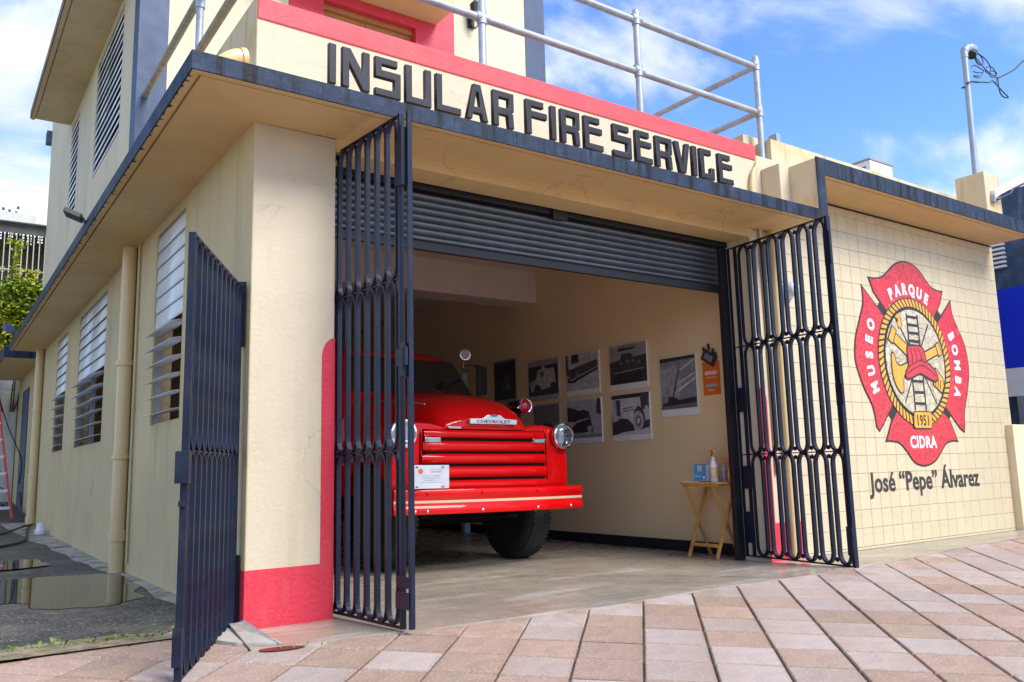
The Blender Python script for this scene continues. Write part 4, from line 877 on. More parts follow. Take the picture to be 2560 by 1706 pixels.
# cab
def rr(hw, y0, y1, r, z):
    o = []
    for cx, cy, a0 in ((hw-r, y0+r, -90), (hw-r, y1-r, 0), (-hw+r, y1-r, 90), (-hw+r, y0+r, 180)):
        for k in range(5): a = R(a0+90*k/4); o.append((TX+cx+r*math.cos(a), cy+r*math.sin(a), z))
    return o
cab = MB(); cab.loft([rr(.86, 2.74, 4.15, .10, .62), rr(.87, 2.76, 4.16, .12, 1.2), rr(.85, 2.80, 4.16, .14, 1.60), rr(.82, 2.84, 4.15, .16, 1.68), rr(.72, 3.03, 4.08, .20, 1.98), rr(.66, 3.11, 4.02, .24, 2.07), rr(.56, 3.24, 3.92, .26, 2.125), rr(.36, 3.42, 3.76, .14, 2.15)], closed=True)
tb(cab, 'cab', m_truck, smooth=True)
ws = MB()
for s in (-1, 1):
    a = MB().add([(TX+s*.02, 2.800, 1.64), (TX+s*.735, 2.800, 1.64), (TX+s*.60, 3.012, 2.02), (TX+s*.02, 3.012, 2.02), (TX+s*.02, 2.90, 1.64), (TX+s*.735, 2.90, 1.64), (TX+s*.60, 3.09, 2.02), (TX+s*.02, 3.09, 2.02)], [(0, 1, 2, 3), (7, 6, 5, 4), (0, 4, 5, 1), (1, 5, 6, 2), (2, 6, 7, 3), (3, 7, 4, 0)])
    tb(a, 'windscreen', m_wind)
    tb(MB().box(TX+s*.872-.004, TX+s*.872+.004, 2.95, 3.9, .75, 1.58), 'cab_door', m_truck, bev=.003)
tb(MB().box(TX-.95, TX+.95, 4.2, 6.6, .75, 1.65), 'rear_body', m_truck, bev=.02)
tb(MB().box(TX-.90, TX+.90, 2.75, 4.2, .48, .56), 'running_board', m_under); tb(MB().box(TX-.42, TX+.42, 1.45, 6.5, .52, .66), 'chassis', m_under)
tb(MB().tube([(TX-.66, 1.95, .41), (TX+.66, 1.95, .41)], .05, 12), 'front_axle', m_under); tb(MB().box(TX-.25, TX+.2, 2.0, 2.5, .36, .60), 'oil_sump', m_under, bev=.03)
tb(MB().tube([(TX-.55, 1.62, .45), (TX+.5, 1.66, .42)], .02, 8), 'tie_rod', m_under)
def wheel(x, y, s, tread=True):
    r, w_ = .462, .112; Mw = Matrix.Translation((x, y, r)) @ Matrix.Rotation(R(90), 4, 'Y')
    wh = MB().lathe([(.255, -w_*.75), (.32, -w_*1.05), (.40, -w_), (.440, -w_*.85), (.457, -w_*.55), (.462, 0), (.457, w_*.55), (.440, w_*.85), (.40, w_), (.32, w_*1.05), (.255, w_*.75)], Mw, 48)
    wo = tb(wh, 'wheel', m_rubber, smooth=True)
    if tread:
        tr = MB()
        for k in range(60):
            a = 2*math.pi*k/60
            for sx in (-1, 1):
                M_ = Mw @ Matrix.Rotation(a+(.05 if sx > 0 else 0), 4, 'Z')
                tr.box(.44, .4625, -.012, .012, sx*.012, sx*.058, M_); tr.box(.428, .453, -.012, .012, sx*.064, sx*.100, M_)
        tr.build('tread', m_rubber, wo, kind='stuff')
    MB().lathe([(.256, .05), (.21, .03), (.19, -.03), (.12, -.05), (.09, -.02), (.05, .02), (0, .03)], Mw, 24).build('rim', m_truck if s else m_under, wo, smooth=True)
    MB().lathe([(.256, -.07), (.23, -.065), (.215, .0), (.17, -.01), (.13, -.05), (0.0, -.06)], Mw, 24).build('brake_drum', m_under, wo, smooth=True)
    return wo
wheel(TX+.70, 1.985, 0); wheel(TX-.70, 1.985, 0); wheel(TX+.72, 5.5, 0, False); wheel(TX-.72, 5.5, 0, False)
# spot lamp and mirror
Msp = Matrix.Translation((TX+.56, 2.66, 2.055)) @ Matrix.Rotation(R(90), 4, 'X') @ Matrix.Rotation(R(-18), 4, 'Y')
sp = tb(MB().lathe([(0, -.10), (.03, -.095), (.052, -.06), (.060, -.02), (.062, 0), (.055, .008)], Msp, 24), 'spot_lamp', m_chrome, smooth=True)
MB().lathe([(.056, .004), (.04, .014), (0, .02)], Msp, 24).build('lens', grey(.5), sp, smooth=True)
MB().tube([(TX+.56, 2.70, 2.0), (TX+.57, 2.74, 1.93), (TX+.70, 2.86, 1.90)], .012, 8).build('arm', m_chrome, sp)
mi = tb(MB().box(TX+.86, TX+.98, 2.88, 2.92, 1.66, 1.98), 'side_mirror', m_black, bev=.012)
MB().tube([(TX+.76, 2.96, 1.99), (TX+.92, 2.93, 1.99)], .010, 8).build('arm', m_black, mi)

# ------------------------------------------------------------------ pictures along the right wall
def picture(label, y0, y1, z0, z1, bgv, shapes, m_=None, cap=.12):
    p = thing('photo_print', label, 'picture', (4.70, (y0+y1)/2, z0), 'old photographs along the garage wall')
    MB().box(4.682, 4.699, y0, y1, z0, z1).build('panel', m_white if m_ is None else m_, p, bev=.001)
    e = .004
    def poly(P, v, lv, nm='print'):
        MB().prism([(y1-e-(y1-y0-2*e)*u, z0+(z1-z0)*vv) for u, vv in P], 'x', 4.6815-.0006*lv, 4.6818-.0006*lv).build(nm, grey(min(.6, v*1.4+.008)), p)
    poly([(0, cap), (1, cap), (1, .985), (0, .985)], bgv, 0)
    for k, (v, P) in enumerate(shapes): poly(P, v, k+1)
    return p
def disc(cx, cy, r, n=14, sx=1): return [(cx+sx*r*math.cos(2*math.pi*k/n), cy+r*math.sin(2*math.pi*k/n)) for k in range(n)]
picture('dark photograph print, farthest left in the upper row', 3.97, 4.47, 1.67, 2.26, .02, [(.05, [(.3, .5), (.7, .55), (.8, .3), (.3, .3)]), (.10, disc(.6, .62, .06)), (.10, disc(.65, .4, .07)), (.08, [(.0, .93), (1, .93), (1, .985), (0, .985)])], grey(.30))
picture('photograph of a pale van under a grey caption band, above the red siren lamp', 3.08, 3.69, 1.67, 2.165, .02, [(.22, [(0, .86), (1, .86), (1, .985), (0, .985)]), (.32, [(.05, .45), (.25, .55), (.33, .75), (.45, .78), (.48, .85), (.55, .85), (.58, .78), (.88, .76), (.92, .4), (.85, .3), (.1, .22)]), (.03, disc(.30, .27, .13)), (.03, disc(.84, .33, .09)), (.04, [(.42, .58), (.53, .60), (.53, .72), (.42, .70)]), (.16, [(.08, .42), (.22, .48), (.2, .4), (.09, .36)])], grey(.4))
picture('photograph of a dark truck by a building, third in the upper row', 2.33, 2.93, 1.67, 2.165, .34, [(.03, [(0, .5), (0, .98), (.06, .98), (.08, .6)]), (.02, [(.18, .75), (.4, .78), (.4, .97), (.18, .97)]), (.05, [(.02, .62), (.3, .66), (.6, .72), (.96, .78), (.96, .62), (.05, .36)]), (.25, disc(.45, .80, .05)), (.25, disc(.58, .82, .05)), (.25, disc(.72, .84, .05)), (.01, [(.04, .38), (.2, .36), (.98, .60), (.98, .55), (.22, .30), (.06, .32)]), (.12, disc(.36, .48, .07)), (.2, [(.06, .46), (.14, .46), (.14, .42), (.06, .42)])])
picture('photograph of a crew standing on a truck, nearest in the upper row', 1.56, 2.15, 1.67, 2.165, .20, [(.04, [(.0, .12), (.0, .62), (.3, .66), (.34, .78), (.6, .78), (.66, .68), (1, .70), (1, .12)]), (.02, [(.24, .85), (.26, .92), (.7, .90), (.72, .86)]), (.10, disc(.32, .58, .04)), (.12, disc(.5, .60, .04)), (.10, disc(.66, .6, .04)), (.11, disc(.82, .56, .04)), (.24, [(.12, .36), (.12, .38), (.92, .42), (.92, .40)]), (.02, [(.1, .13), (.12, .34), (.85, .38), (.9, .13)])])
picture('grey photograph mostly hidden behind the truck fender, lower row', 3.08, 3.60, 1.12, 1.615, .13, [(.03, [(.2, .45), (.5, .55), (.8, .46), (.9, .12), (.1, .12)])], grey(.4))
picture('photograph of an open vintage car before trees, lower row', 2.32, 2.93, 1.115, 1.62, .30, [(.03, [(0, .5), (0, .85), (.2, .8), (.35, .74), (.5, .76), (.66, .70), (.7, .5)]), (.04, [(.9, .98), (.98, .98), (1, .6), (.86, .66)]), (.02, [(.05, .3), (.3, .48), (.7, .52), (.76, .26), (.1, .2)]), (.34, [(.28, .52), (.66, .56), (.66, .54), (.28, .49)]), (.3, disc(.66, .32, .07)), (.26, [(.05, .34), (.2, .24), (.45, .26), (.2, .22)]), (.18, [(0, .12), (1, .12), (1, .2), (0, .18)])])
picture('photograph of a pale truck wheel close up, nearest in the lower row', 1.55, 2.145, 1.115, 1.62, .42, [(.02, [(0, .9), (0, .985), (1, .985), (1, .9)]), (.03, [(0, .12), (0, .50), (.42, .46), (.6, .30), (.6, .2), (.3, .18)]), (.30, [(.03, .4), (.03, .9), (.12, .9), (.2, .45)]), (.06, [(.13, .55), (.13, .88), (.24, .88), (.24, .52)]), (.05, [(.55, .3), (.6, .62), (.72, .72), (.84, .62), (.9, .4), (1, .42), (1, .24), (.7, .2)]), (.33, disc(.70, .40, .21, 18, .68)), (.10, disc(.71, .40, .12, 14, .68)), (.45, disc(.71, .40, .06, 10, .68)), (.08, [(.32, .68), (.6, .72), (.6, .70), (.32, .66)]), (.08, [(.32, .62), (.6, .66), (.6, .64), (.32, .60)]), (.05, [(.8, .62), (.78, .96), (1, .97), (1, .66)]), (.40, [(.9, .45), (.9, .7), (.98, .7), (.98, .45)]), (.45, [(.0, .12), (1, .14), (1, .26), (.75, .2), (.3, .16)])])
picture('tall photograph of a ladder boom spraying water jets', .88, 1.375, 1.33, 1.935, .16, [(.22, [(0, .35), (0, .80), (.45, .85), (.6, .5), (.5, .3)]), (.02, [(0, .92), (0, .985), (1, .985), (1, .93)]), (.34, [(.55, .77), (.98, .93), (.98, .89), (.60, .74)]), (.40, [(.52, .56), (.98, .70), (.98, .67), (.54, .54)]), (.40, [(.42, .38), (.6, .48), (.98, .61), (.98, .58), (.62, .44)]), (.02, [(.52, .76), (.55, .76), (.36, .30), (.32, .30)]), (.02, [(.05, .22), (.2, .24), (.24, .33), (.42, .31), (.5, .26), (.99, .29), (.99, .2), (.05, .17)]), (.10, [(.0, .12), (1, .12), (1, .19), (0, .17)])])
ps = thing('hanging_poster', 'small orange poster with a dark tilted card above it beside the right jamb', 'poster', (4.7, .70, 1.5))
MB().box(4.688, 4.699, .592, .800, 1.505, 1.83).build('poster_sheet', mat('orange_print', (.72, .16, .025), .45, var=.12, vs=9, stain=((.75, .07, .02), .6, 3)), ps)
for z0_, z1_, c_, y0_, y1_ in ((1.70, 1.735, (.8, .55, .55), .62, .77), (1.665, 1.68, (.8, .4, .25), .63, .76), (1.585, 1.61, (.25, .5, .6), .625, .765), (1.545, 1.555, (.8, .6, .4), .66, .74)):
    MB().box(4.6865, 4.6875, y0_, y1_, z0_, z1_).build('print', mat('poster_ink', c_, .5), ps)
MB().box(-.012, 0, -.09, .09, -.055, .055, Matrix.Translation((4.686, .70, 1.865)) @ Matrix.Rotation(R(32), 4, 'X')).build('dark_card', grey(.04), ps)
MB().box(-.0135, -.0125, -.05, .06, -.03, .03, Matrix.Translation((4.686, .70, 1.865)) @ Matrix.Rotation(R(32), 4, 'X')).build('print', grey(.2), ps)
for k, (dy, dz) in enumerate(((.06, .075), (.0, .10), (-.05, .05), (-.075, .01))):
    MB().box(-.011, -.001, -.012, .012, -.03, .03, Matrix.Translation((4.686, .70+dy, 1.87+dz)) @ Matrix.Rotation(R(-20+k*12), 4, 'X')).build('card_tab', grey(.05), ps)

# ------------------------------------------------------------------ folding table and what stands on it
tx0, tx1, ty0, ty1 = 4.325, 4.665, .36, .86
tt = thing('folding_table', 'small varnished wooden folding tray table by the right jamb', 'table', (4.49, .61, 0))
MB().prism([(tx0+.03, ty0), (tx1-.03, ty0), (tx1, ty0+.03), (tx1, ty1-.03), (tx1-.03, ty1), (tx0+.03, ty1), (tx0, ty1-.03), (tx0, ty0+.03)], 'z', .664, .682).build('table_top', m_wood, tt, bev=.004)
def stick(n, a, b, w_, t_, m, parent):
    a, b = Vector(a), Vector(b); d = (b-a); L_ = d.length; q = d.to_track_quat('Z', 'Y').to_matrix().to_4x4()
    return MB().box(-w_/2, w_/2, -t_/2, t_/2, 0, L_, Matrix.Translation(a) @ q).build(n, m, parent, bev=.003)
for y in (.44, .775):
    stick('leg', (4.335, y, .002), (4.635, y, .660), .030, .018, m_wood, tt); stick('leg', (4.655, y+.021, .002), (4.355, y+.021, .660), .030, .018, m_wood, tt)
MB().box(4.352, 4.370, .452, .763, .105, .133).build('stretcher', m_wood, tt); MB().box(4.345, 4.365, .40, .82, .642, .663).build('batten', m_wood, tt); MB().box(4.62, 4.64, .40, .82, .642, .663).build('batten', m_wood, tt)
def bottle(label, x, y, prof, m_body, trig, lab_m, z=.6825, k=1.0, group='spray bottles on the folding table', th=0):
    b = thing('spray_bottle', label, 'bottle', (x, y, z), group)
    MB().lathe([(r*k, h*k) for r, h in prof], Matrix.Translation((x, y, z)), 20).build('body', m_body, b, smooth=True)
    h0 = prof[-1][1]*k; Mt = Matrix.Translation((x, y, z+h0)) @ Matrix.Rotation(th, 4, 'Z')
    MB().lathe([(.016*k, -.002), (.016*k, .016), (.011*k, .018)], Matrix.Translation((x, y, z+h0)), 14).build('collar', m_black, b)
    MB().prism([(-.055*k, .028), (-.05*k, .05), (.03*k, .056), (.035*k, .03), (.012*k, .0185), (-.012*k, .0185), (-.03*k, -.005), (-.036*k, -.004), (-.022*k, .026)], 'y', -.011, .011).build('trigger', trig, b, local=False) if False else None
    mb = MB(); mb.prism([(-.055*k, .030), (-.05*k, .05), (.03*k, .056), (.035*k, .03), (.012*k, .0185), (-.012*k, .0185), (-.028*k, -.006), (-.036*k, -.004), (-.024*k, .028)], 'y', -.011, .011)
    mb.v = [tuple(Mt @ Vector(p)) for p in mb.v]; mb.build('trigger', trig, b, bev=.002)
    MB().lathe([(.0375*k, .03*k), (.0378*k, .03*k), (.0378*k, .135*k), (.0375*k, .135*k)], Matrix.Translation((x, y, z)), 20).build('label', lab_m, b, smooth=True)
bprof = [(0, 0), (.034, 0), (.037, .006), (.037, .15), (.033, .165), (.018, .205), (.014, .225), (.014, .24)]
bottle('white spray bottle with an orange trigger and tan label', 4.455, .525, bprof, m_white, m_orange, mat('tan_label', (.75, .52, .33), .5, var=.1, vs=20), k=.98, th=R(60))
bottle('clear grey spray bottle with an orange trigger behind the white one', 4.56, .50, bprof, mat('cloudy_plastic', (.45, .40, .42), .3), m_orange, mat('grey_label', (.35, .33, .38), .5), k=.72, th=R(40))
bottle('short amber spray bottle half hidden by the black jamb', 4.545, .415, bprof, mat('amber_plastic', (.60, .30, .10), .25), mat('red_orange_plastic', (.65, .16, .03), .4), mat('yellow_label', (.75, .48, .06), .5), k=.62, th=R(30))
ph = thing('brochure_stand', 'blue brochure in a clear stand on the folding table', 'brochure', (4.42, .665, .6825))
Mp = Matrix.Translation((4.42, .665, .684)) @ Matrix.Rotation(R(-52), 4, 'Z') @ Matrix.Rotation(R(-8), 4, 'X')
MB().box(-.055, .055, 0, .008, 0, .165, Mp).build('brochure', mat('teal_blue_print', (.01, .17, .34), .3, var=.2, vs=14), ph)
MB().box(-.02, .02, -.001, -.0002, .095, .15, Mp).build('print', mat('portrait_ink', (.42, .36, .34), .5, var=.5, vs=60), ph)
MB().box(-.045, .01, -.001, -.0002, .045, .055, Mp).build('print', mat('print_pale_blue', (.15, .45, .6), .5), ph)
for z in (.025, .04): MB().box(.028, .045, -.001, -.0002, z, z+.012, Mp).build('print', m_white, ph)
MB().box(.057, .085, .006, .011, 0, .15, Mp).build('stand_back', mat('clear_blue_plastic', (.4, .5, .68), .15), ph)
pp = thing('leaflet_stack', 'white leaflets lying flat on the folding table', 'leaflets', (4.42, .72, .6825))
MB().box(-.06, .06, -.09, .09, 0, .006, Matrix.Translation((4.405, .73, .6828)) @ Matrix.Rotation(R(12), 4, 'Z')).build('leaflet', m_white, pp); MB().box(-.05, .05, -.07, .07, .0065, .011, Matrix.Translation((4.43, .66, .6828)) @ Matrix.Rotation(R(-20), 4, 'Z')).build('leaflet', grey(.5), pp)
lk_ = thing('steel_post', 'pale blue steel post standing at the back right of the garage', 'post', (4.5, 4.95, 0)); MB().box(4.45, 4.535, 4.90, 4.99, .0015, 2.16).build('post_shaft', mat('pale_blue_paint', (.42, .58, .68), .4), lk_, bev=.006); MB().box(4.41, 4.575, 4.86, 5.03, .001, .014).build('base_plate', m_mast, lk_)


# ------------------------------------------------------------------ pipes, meter, lamps on the walls
def downpipe(label, x, y, z0, z1, joints, r=.055, m=m_pvc):
    d = thing('downpipe', label, 'pipe', (x, y, z0), 'cream downpipes')
    MB().tube([(x, y, z0), (x, y, z1)], r, 18).build('pipe', m, d, smooth=True)
    for z, h in joints: MB().tube([(x, y, z), (x, y, z+h)], r*1.22, 18).build('pipe_socket', m, d, smooth=True)
    return d
downpipe('fat cream downpipe between the first and second ground floor louvre windows', -.066, 3.42, .03, 2.965, ((.30, .10), (1.02, .035), (1.86, .045)), .062)
downpipe('cream downpipe at the far rear corner of the side wall', -.066, 10.75, .12, 2.965, ((.18, .10), (.90, .03), (1.95, .03)), .062)
cd = thing('wall_conduit', 'thin cream conduits beside the louvre window wall', 'pipe', (-.02, 3.2, .1)); MB().tube([(-.018, 3.22, .12), (-.018, 3.22, 2.965)], .012, 8).build('pipe', m_side, cd)
mtr = thing('electric_meter', 'round glass electric meter on the pilaster behind the right gate', 'meter', (4.965, 0, 2.42))
MB().box(4.87, 5.02, -.035, -.0035, 2.31, 2.52).build('meter_box', mat('grey_meter_enamel', (.42, .43, .40), .5), mtr, bev=.01)
MB().lathe([(.085, 0), (.085, .03), (.075, .045), (.07, .10), (.05, .12), (0, .125)], Matrix.Translation((4.955, -.0355, 2.42)) @ Matrix.Rotation(R(90), 4, 'X'), 24).build('meter_dome', mat('pale_meter_glass', (.55, .62, .62), .08, coat=1), mtr, smooth=True)
MB().lathe([(.09, -.002), (.095, .0), (.095, .022), (.088, .024)], Matrix.Translation((4.955, -.0355, 2.42)) @ Matrix.Rotation(R(90), 4, 'X'), 24).build('meter_ring', m_pipe, mtr, smooth=True)
c1_ = thing('meter_conduit', 'ochre conduit pipe running down the pilaster behind the right gate', 'pipe', (4.75, -.05, 0))
MB().tube([(4.79, -.05, 0.02), (4.79, -.05, 2.965)], .030, 12).build('pipe', m_pvc, c1_, smooth=True)
for z in (.9, 1.9, 2.62): MB().tube([(4.79, -.05, z), (4.79, -.05, z+.07)], .036, 12).build('pipe_socket', m_pvc, c1_, smooth=True)
c2_ = thing('thin_conduit', 'thin ochre conduit near the right jamb behind the gate', 'pipe', (4.64, -.02, 0)); MB().tube([(4.66, -.02, .75), (4.66, -.02, 2.965)], .014, 10).build('pipe', m_pvc, c2_, smooth=True)
c3_ = thing('parapet_conduit', 'curved cream conduit at the right end of the sign parapet', 'pipe', (4.62, -.03, 3.1))
MB().tube(smooth_path([(4.70, -.01, 3.62), (4.665, -.03, 3.575), (4.60, -.035, 3.49), (4.575, -.035, 3.39), (4.578, -.03, 3.25), (4.578, -.03, 3.085)], 5, False), .019, 10).build('pipe', m_pvc, c3_, smooth=True)
el = thing('drain_elbow', 'cream plastic drain elbow lying on the front corner of the canopy', 'pipe', (-.2, -.2, 3.09))
MB().tube(smooth_path([(-.30, .05, 3.13), (-.285, -.10, 3.15), (-.25, -.18, 3.19), (-.19, -.20, 3.235), (-.14, -.20, 3.25)], 5, False), .052, 16, caps=False).build('elbow', m_pvc, el, smooth=True)
MB().tube([(-.155, -.20, 3.245), (-.125, -.20, 3.252)], .060, 16, caps=False).build('socket_rim', m_pvc, el, smooth=True)
fl_ = thing('floodlight', 'black LED floodlight on the edge of the side canopy', 'lamp', (-.5, 3.1, 3.09))
Mf = Matrix.Translation((-.575, 3.1, 3.115)) @ Matrix.Rotation(R(-14), 4, 'Z') @ Matrix.Rotation(R(22), 4, 'Y')
MB().box(-.085, .06, -.09, .09, -.022, .022, Mf).build('lamp_housing', m_black, fl_, bev=.006); MB().box(-.077, .052, -.0945, -.0905, -.017, .017, Mf).build('lamp_glass', mat('dull_lamp_glass', (.10, .10, .07), .2), fl_)
MB().tube([(-.515, 3.10, 3.10), (-.505, 3.06, 3.06), (-.498, 3.02, 3.05)], .014, 8).build('bracket', m_black, fl_)
bl_ = thing('blue_lamp', 'small blue lamp on an arm at the far end of the side canopy', 'lamp', (-.5, 10.4, 3.1))
MB().prism([(-.62, 3.17), (-.50, 3.12), (-.50, 3.15), (-.58, 3.215), (-.66, 3.225)], 'y', 9.9, 10.3).build('lamp_head', mat('blue_lamp_enamel', (.03, .06, .30), .35), bl_); MB().tube([(-.52, 10.1, 3.13), (-.49, 10.1, 3.06)], .02, 8).build('arm', m_blue, bl_)
la = thing('wall_lantern', 'black wall lantern on the upper wall right of the red bay', 'lamp', (3.99, FY-.1, 6.6))
MB().lathe([(.0, 0), (.05, .02), (.07, .2), (.075, .21), (.0, .30)], Matrix.Translation((3.99, FY-.13, 6.62)), 8).build('lantern_body', m_black, la); MB().box(3.94, 4.04, FY-.03, FY-.0085, 6.56, 6.75).build('back_plate', m_black, la)
MB().tube([(3.99, FY-.02, 6.60), (4.0, FY-.10, 6.52), (4.03, FY-.14, 6.56), (4.0, FY-.13, 6.62)], .010, 8).build('scroll', m_black, la)
jb = thing('roof_junction_box', 'small grey box on a stub at the right end of the sign parapet', 'box', (5.2, .1, 3.85))
MB().box(5.12, 5.18, .06, .16, 3.90, 4.03).build('box_body', m_mast, jb, bev=.006); MB().box(5.181, 5.19, .07, .15, 3.91, 4.02).build('box_lid', m_white, jb); MB().tube([(5.16, .09, 3.72), (5.16, .09, 3.90)], .015, 8).build('stub', m_pipe, jb)
vc = thing('vent_cap', 'small white plastic cap at the foot of the side wall', 'cap', (-.09, 9.0, .1)); MB().lathe([(.07, 0), (.075, .06), (.055, .08), (.05, .15), (.0, .17)], Matrix.Translation((-.10, 8.95, .09)), 16).build('cap_body', m_white, vc, smooth=True)
gf = thing('drain_channel', 'bent grey sheet metal spout by the foot of the left pillar', 'spout', (-.1, -.35, .02))
secs = []
for t in range(7):
    u = t/6; cx, cy = -.045-.03*u, .02-.62*u
    hw = .045+.035*u; z = .040-.045*u
    secs.append([(cx+a*hw, cy, z+b) for a, b in ((-1, .018), (-.8, .004), (0, -.004), (.8, .004), (1, .018), (.97, .021), (.78, .008), (0, .001), (-.78, .008), (-.97, .021))])
MB().loft(secs, closed=True).build('spout_sheet', mat('dull_zinc_sheet', (.40, .39, .36), .5, .25, var=.25, vs=10, stain=((.14, .13, .10), .7, 8)), gf, smooth=True)
wp = MB(); wpp = smooth_path([(-.10, -.60), (-.02, -.60), (.05, -.625), (.10, -.67), (.04, -.70), (-.05, -.69), (-.12, -.65)], 4); wp.add([(x, y, pz(0, -.65)+.0055) for x, y in wpp], [tuple(range(len(wpp)))])
wp.build('puddle', m_puddle, kind='structure', label='tiny puddle under the metal spout reflecting the red pillar base')

# ------------------------------------------------------------------ left background: alley end, ladder, hoses, neighbour house, bush
bw = thing('rear_wall', 'pale streaked retaining wall closing the alley', 'wall', (-3, 17.0, 0)); MB().box(-9, .049, 17.0, 17.4, -.1, 3.3).build('wall_body', m_grayw, bw)
ld = thing('step_ladder', 'red fibreglass ladder with aluminium rungs leaning at the left edge', 'ladder', (-.45, 12.3, .2))
def lp2(t, s): return Vector((-.215-.42*t-(.42 if s else 0), 12.25+.75*t, .20+3.1*t))
for s in (0, 1):
    a, b = lp2(0, s), lp2(1, s); n_ = 2
    MB().loft([[tuple(p+Vector((dx, dy, 0))) for dx, dy in ((-.02, -.04), (.02, -.04), (.02, .04), (-.02, .04))] for p in (a, b)], closed=True).build('rail', m_ladred, ld)
for k in range(10):
    t = .06+.095*k; a, b = lp2(t, 0), lp2(t, 1); MB().loft([[tuple(p+Vector((0, dy, dz))) for dy, dz in ((-.04, -.024), (.04, -.024), (.04, .024), (-.04, .024))] for p in (a+Vector((-.005, 0, 0)), b+Vector((.005, 0, 0)))], closed=True).build('rung', m_alu, ld)
    if k < 8: MB().tube([tuple(a+Vector((-.01, .06, -.02))), tuple(a+Vector((-.13, .12, -.02+.09)))], .008, 6).build('brace', m_under, ld)
hz = thing('garden_hose', 'black hoses trailing across the alley to the far downpipe', 'hose', (-.4, 9.5, .1))
for P in ([(-.06, 10.55, .16), (-.2, 10.3, .15), (-.45, 9.6, .115), (-.75, 9.0, .10), (-1.4, 8.6, .10)], [(-.06, 10.5, .16), (-.16, 10.1, .13), (-.30, 8.6, .10), (-.45, 7.6, .09), (-.75, 6.9, .085), (-1.4, 6.5, .08)], [(-.06, 10.7, .2), (-.04, 12.4, .28), (.01, 13.2, .33), (.0, 13.45, .55), (.0, 13.6, .62)]):
    MB().tube(smooth_path(P, 6, False), .016, 8).build('hose_length', m_hose, hz, smooth=True)
cb = thing('hanging_cable', 'thin black cable sagging past the rear door', 'cable', (-.2, 12, 1.5)); MB().tube(smooth_path([(-.66, 12.6, 3.05), (-.52, 12.7, 2.45), (-.32, 12.9, 1.85), (-.08, 13.2, 1.35), (.0, 13.6, 1.15), (.02, 14.2, .8)], 6, False), .010, 6).build('cable_length', m_hose, cb)
nh = thing('neighbour_house', 'grey flat roofed house with a barred porch behind the bush', 'house', (-2, 19, 3))
k9 = (20+4.809)/(16+4.809)
def up16(x, z): return (CAM.x+(x-CAM.x)*k9, CAM.z+(z-CAM.z)*k9)      # measured on a nearer sighting plane, moved out to the porch front at y=20
(xa, zr), (xb_, zp) = up16(.38, 6.66), up16(.4, 6.48)
zs, zm, zbot = up16(0, 6.24)[1], up16(0, 5.41)[1], up16(0, 4.0)[1]
MB().box(-9, xb_+.9, 19.9, 27, zp, zr+.02).build('roof', m_grayw, nh); MB().box(-9, xb_+.85, 20.05, 26.9, zs, zp).build('roof_beam', mat('dark_porch_beam', (.06, .06, .055), .8, var=.3), nh)
MB().box(-9, xb_+.85, 22.0, 22.2, 2.5, zs).build('porch_back_wall', mat('brown_porch_wall', (.15, .115, .10), .8), nh); MB().box(-9, xb_+.85, 20.1, 26, 2.4, zbot).build('porch_floor', m_grayw, nh)  # porch back wall in one even brown
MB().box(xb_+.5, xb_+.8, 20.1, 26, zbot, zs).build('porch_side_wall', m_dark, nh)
m_bars = mat('pale_green_bars', (.34, .36, .24), .5)
for k in range(-3, 8):
    x = up16(-.4+.1125*k, 0)[0]
    MB().box(x-.012, x+.012, 20.0, 20.03, zbot, zs).build('bar', m_bars, nh)
    if k % 3 == 0: MB().tube([(x-.07, 20.0, zm), (x, 20.0, zm+.1), (x+.07, 20.0, zm), (x, 20.0, zm-.1), (x-.07, 20.0, zm)], .010, 6).build('scroll', m_bars, nh)
MB().box(-3, xb_+.45, 19.985, 20.045, zm-.012, zm+.012).build('cross_rail', m_bars, nh)
ic = MB(); random.seed(3)
for k in range(30):
    x = -1.8+.085*k; h = random.choice((.04, .10, .14, .22))
    for q in range(int(h/.06)+1): ic.box(x-.008+random.uniform(-.02, .0), x+.008, 19.93, 19.95, zs-.07-q*.075, zs-.03-q*.075)
ic.build('icicle_lights', m_white, nh, kind='stuff')
rp2 = MB()
for k in range(36):
    x, z = random.uniform(-1.5, .35), random.uniform(.0, .16)*(1.5 if random.random() < .2 else 1); rp2.box(x-.03, x+.03, 20.2, 20.26, zr+z-.01, zr+z+.05, )
rp2.build('roof_debris', mat('dark_roof_plants', (.08, .05, .05), .9), nh)
bu = thing('bush', 'bright yellow green bush spilling over the retaining wall', 'bush', (-1.2, 15.0, 2.6))
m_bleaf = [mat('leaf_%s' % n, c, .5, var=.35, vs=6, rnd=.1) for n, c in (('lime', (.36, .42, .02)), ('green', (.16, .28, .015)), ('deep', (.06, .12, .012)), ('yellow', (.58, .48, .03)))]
lm = [MB() for _ in range(4)]; random.seed(11)
k13 = (15.2+4.809)/(12+4.809)
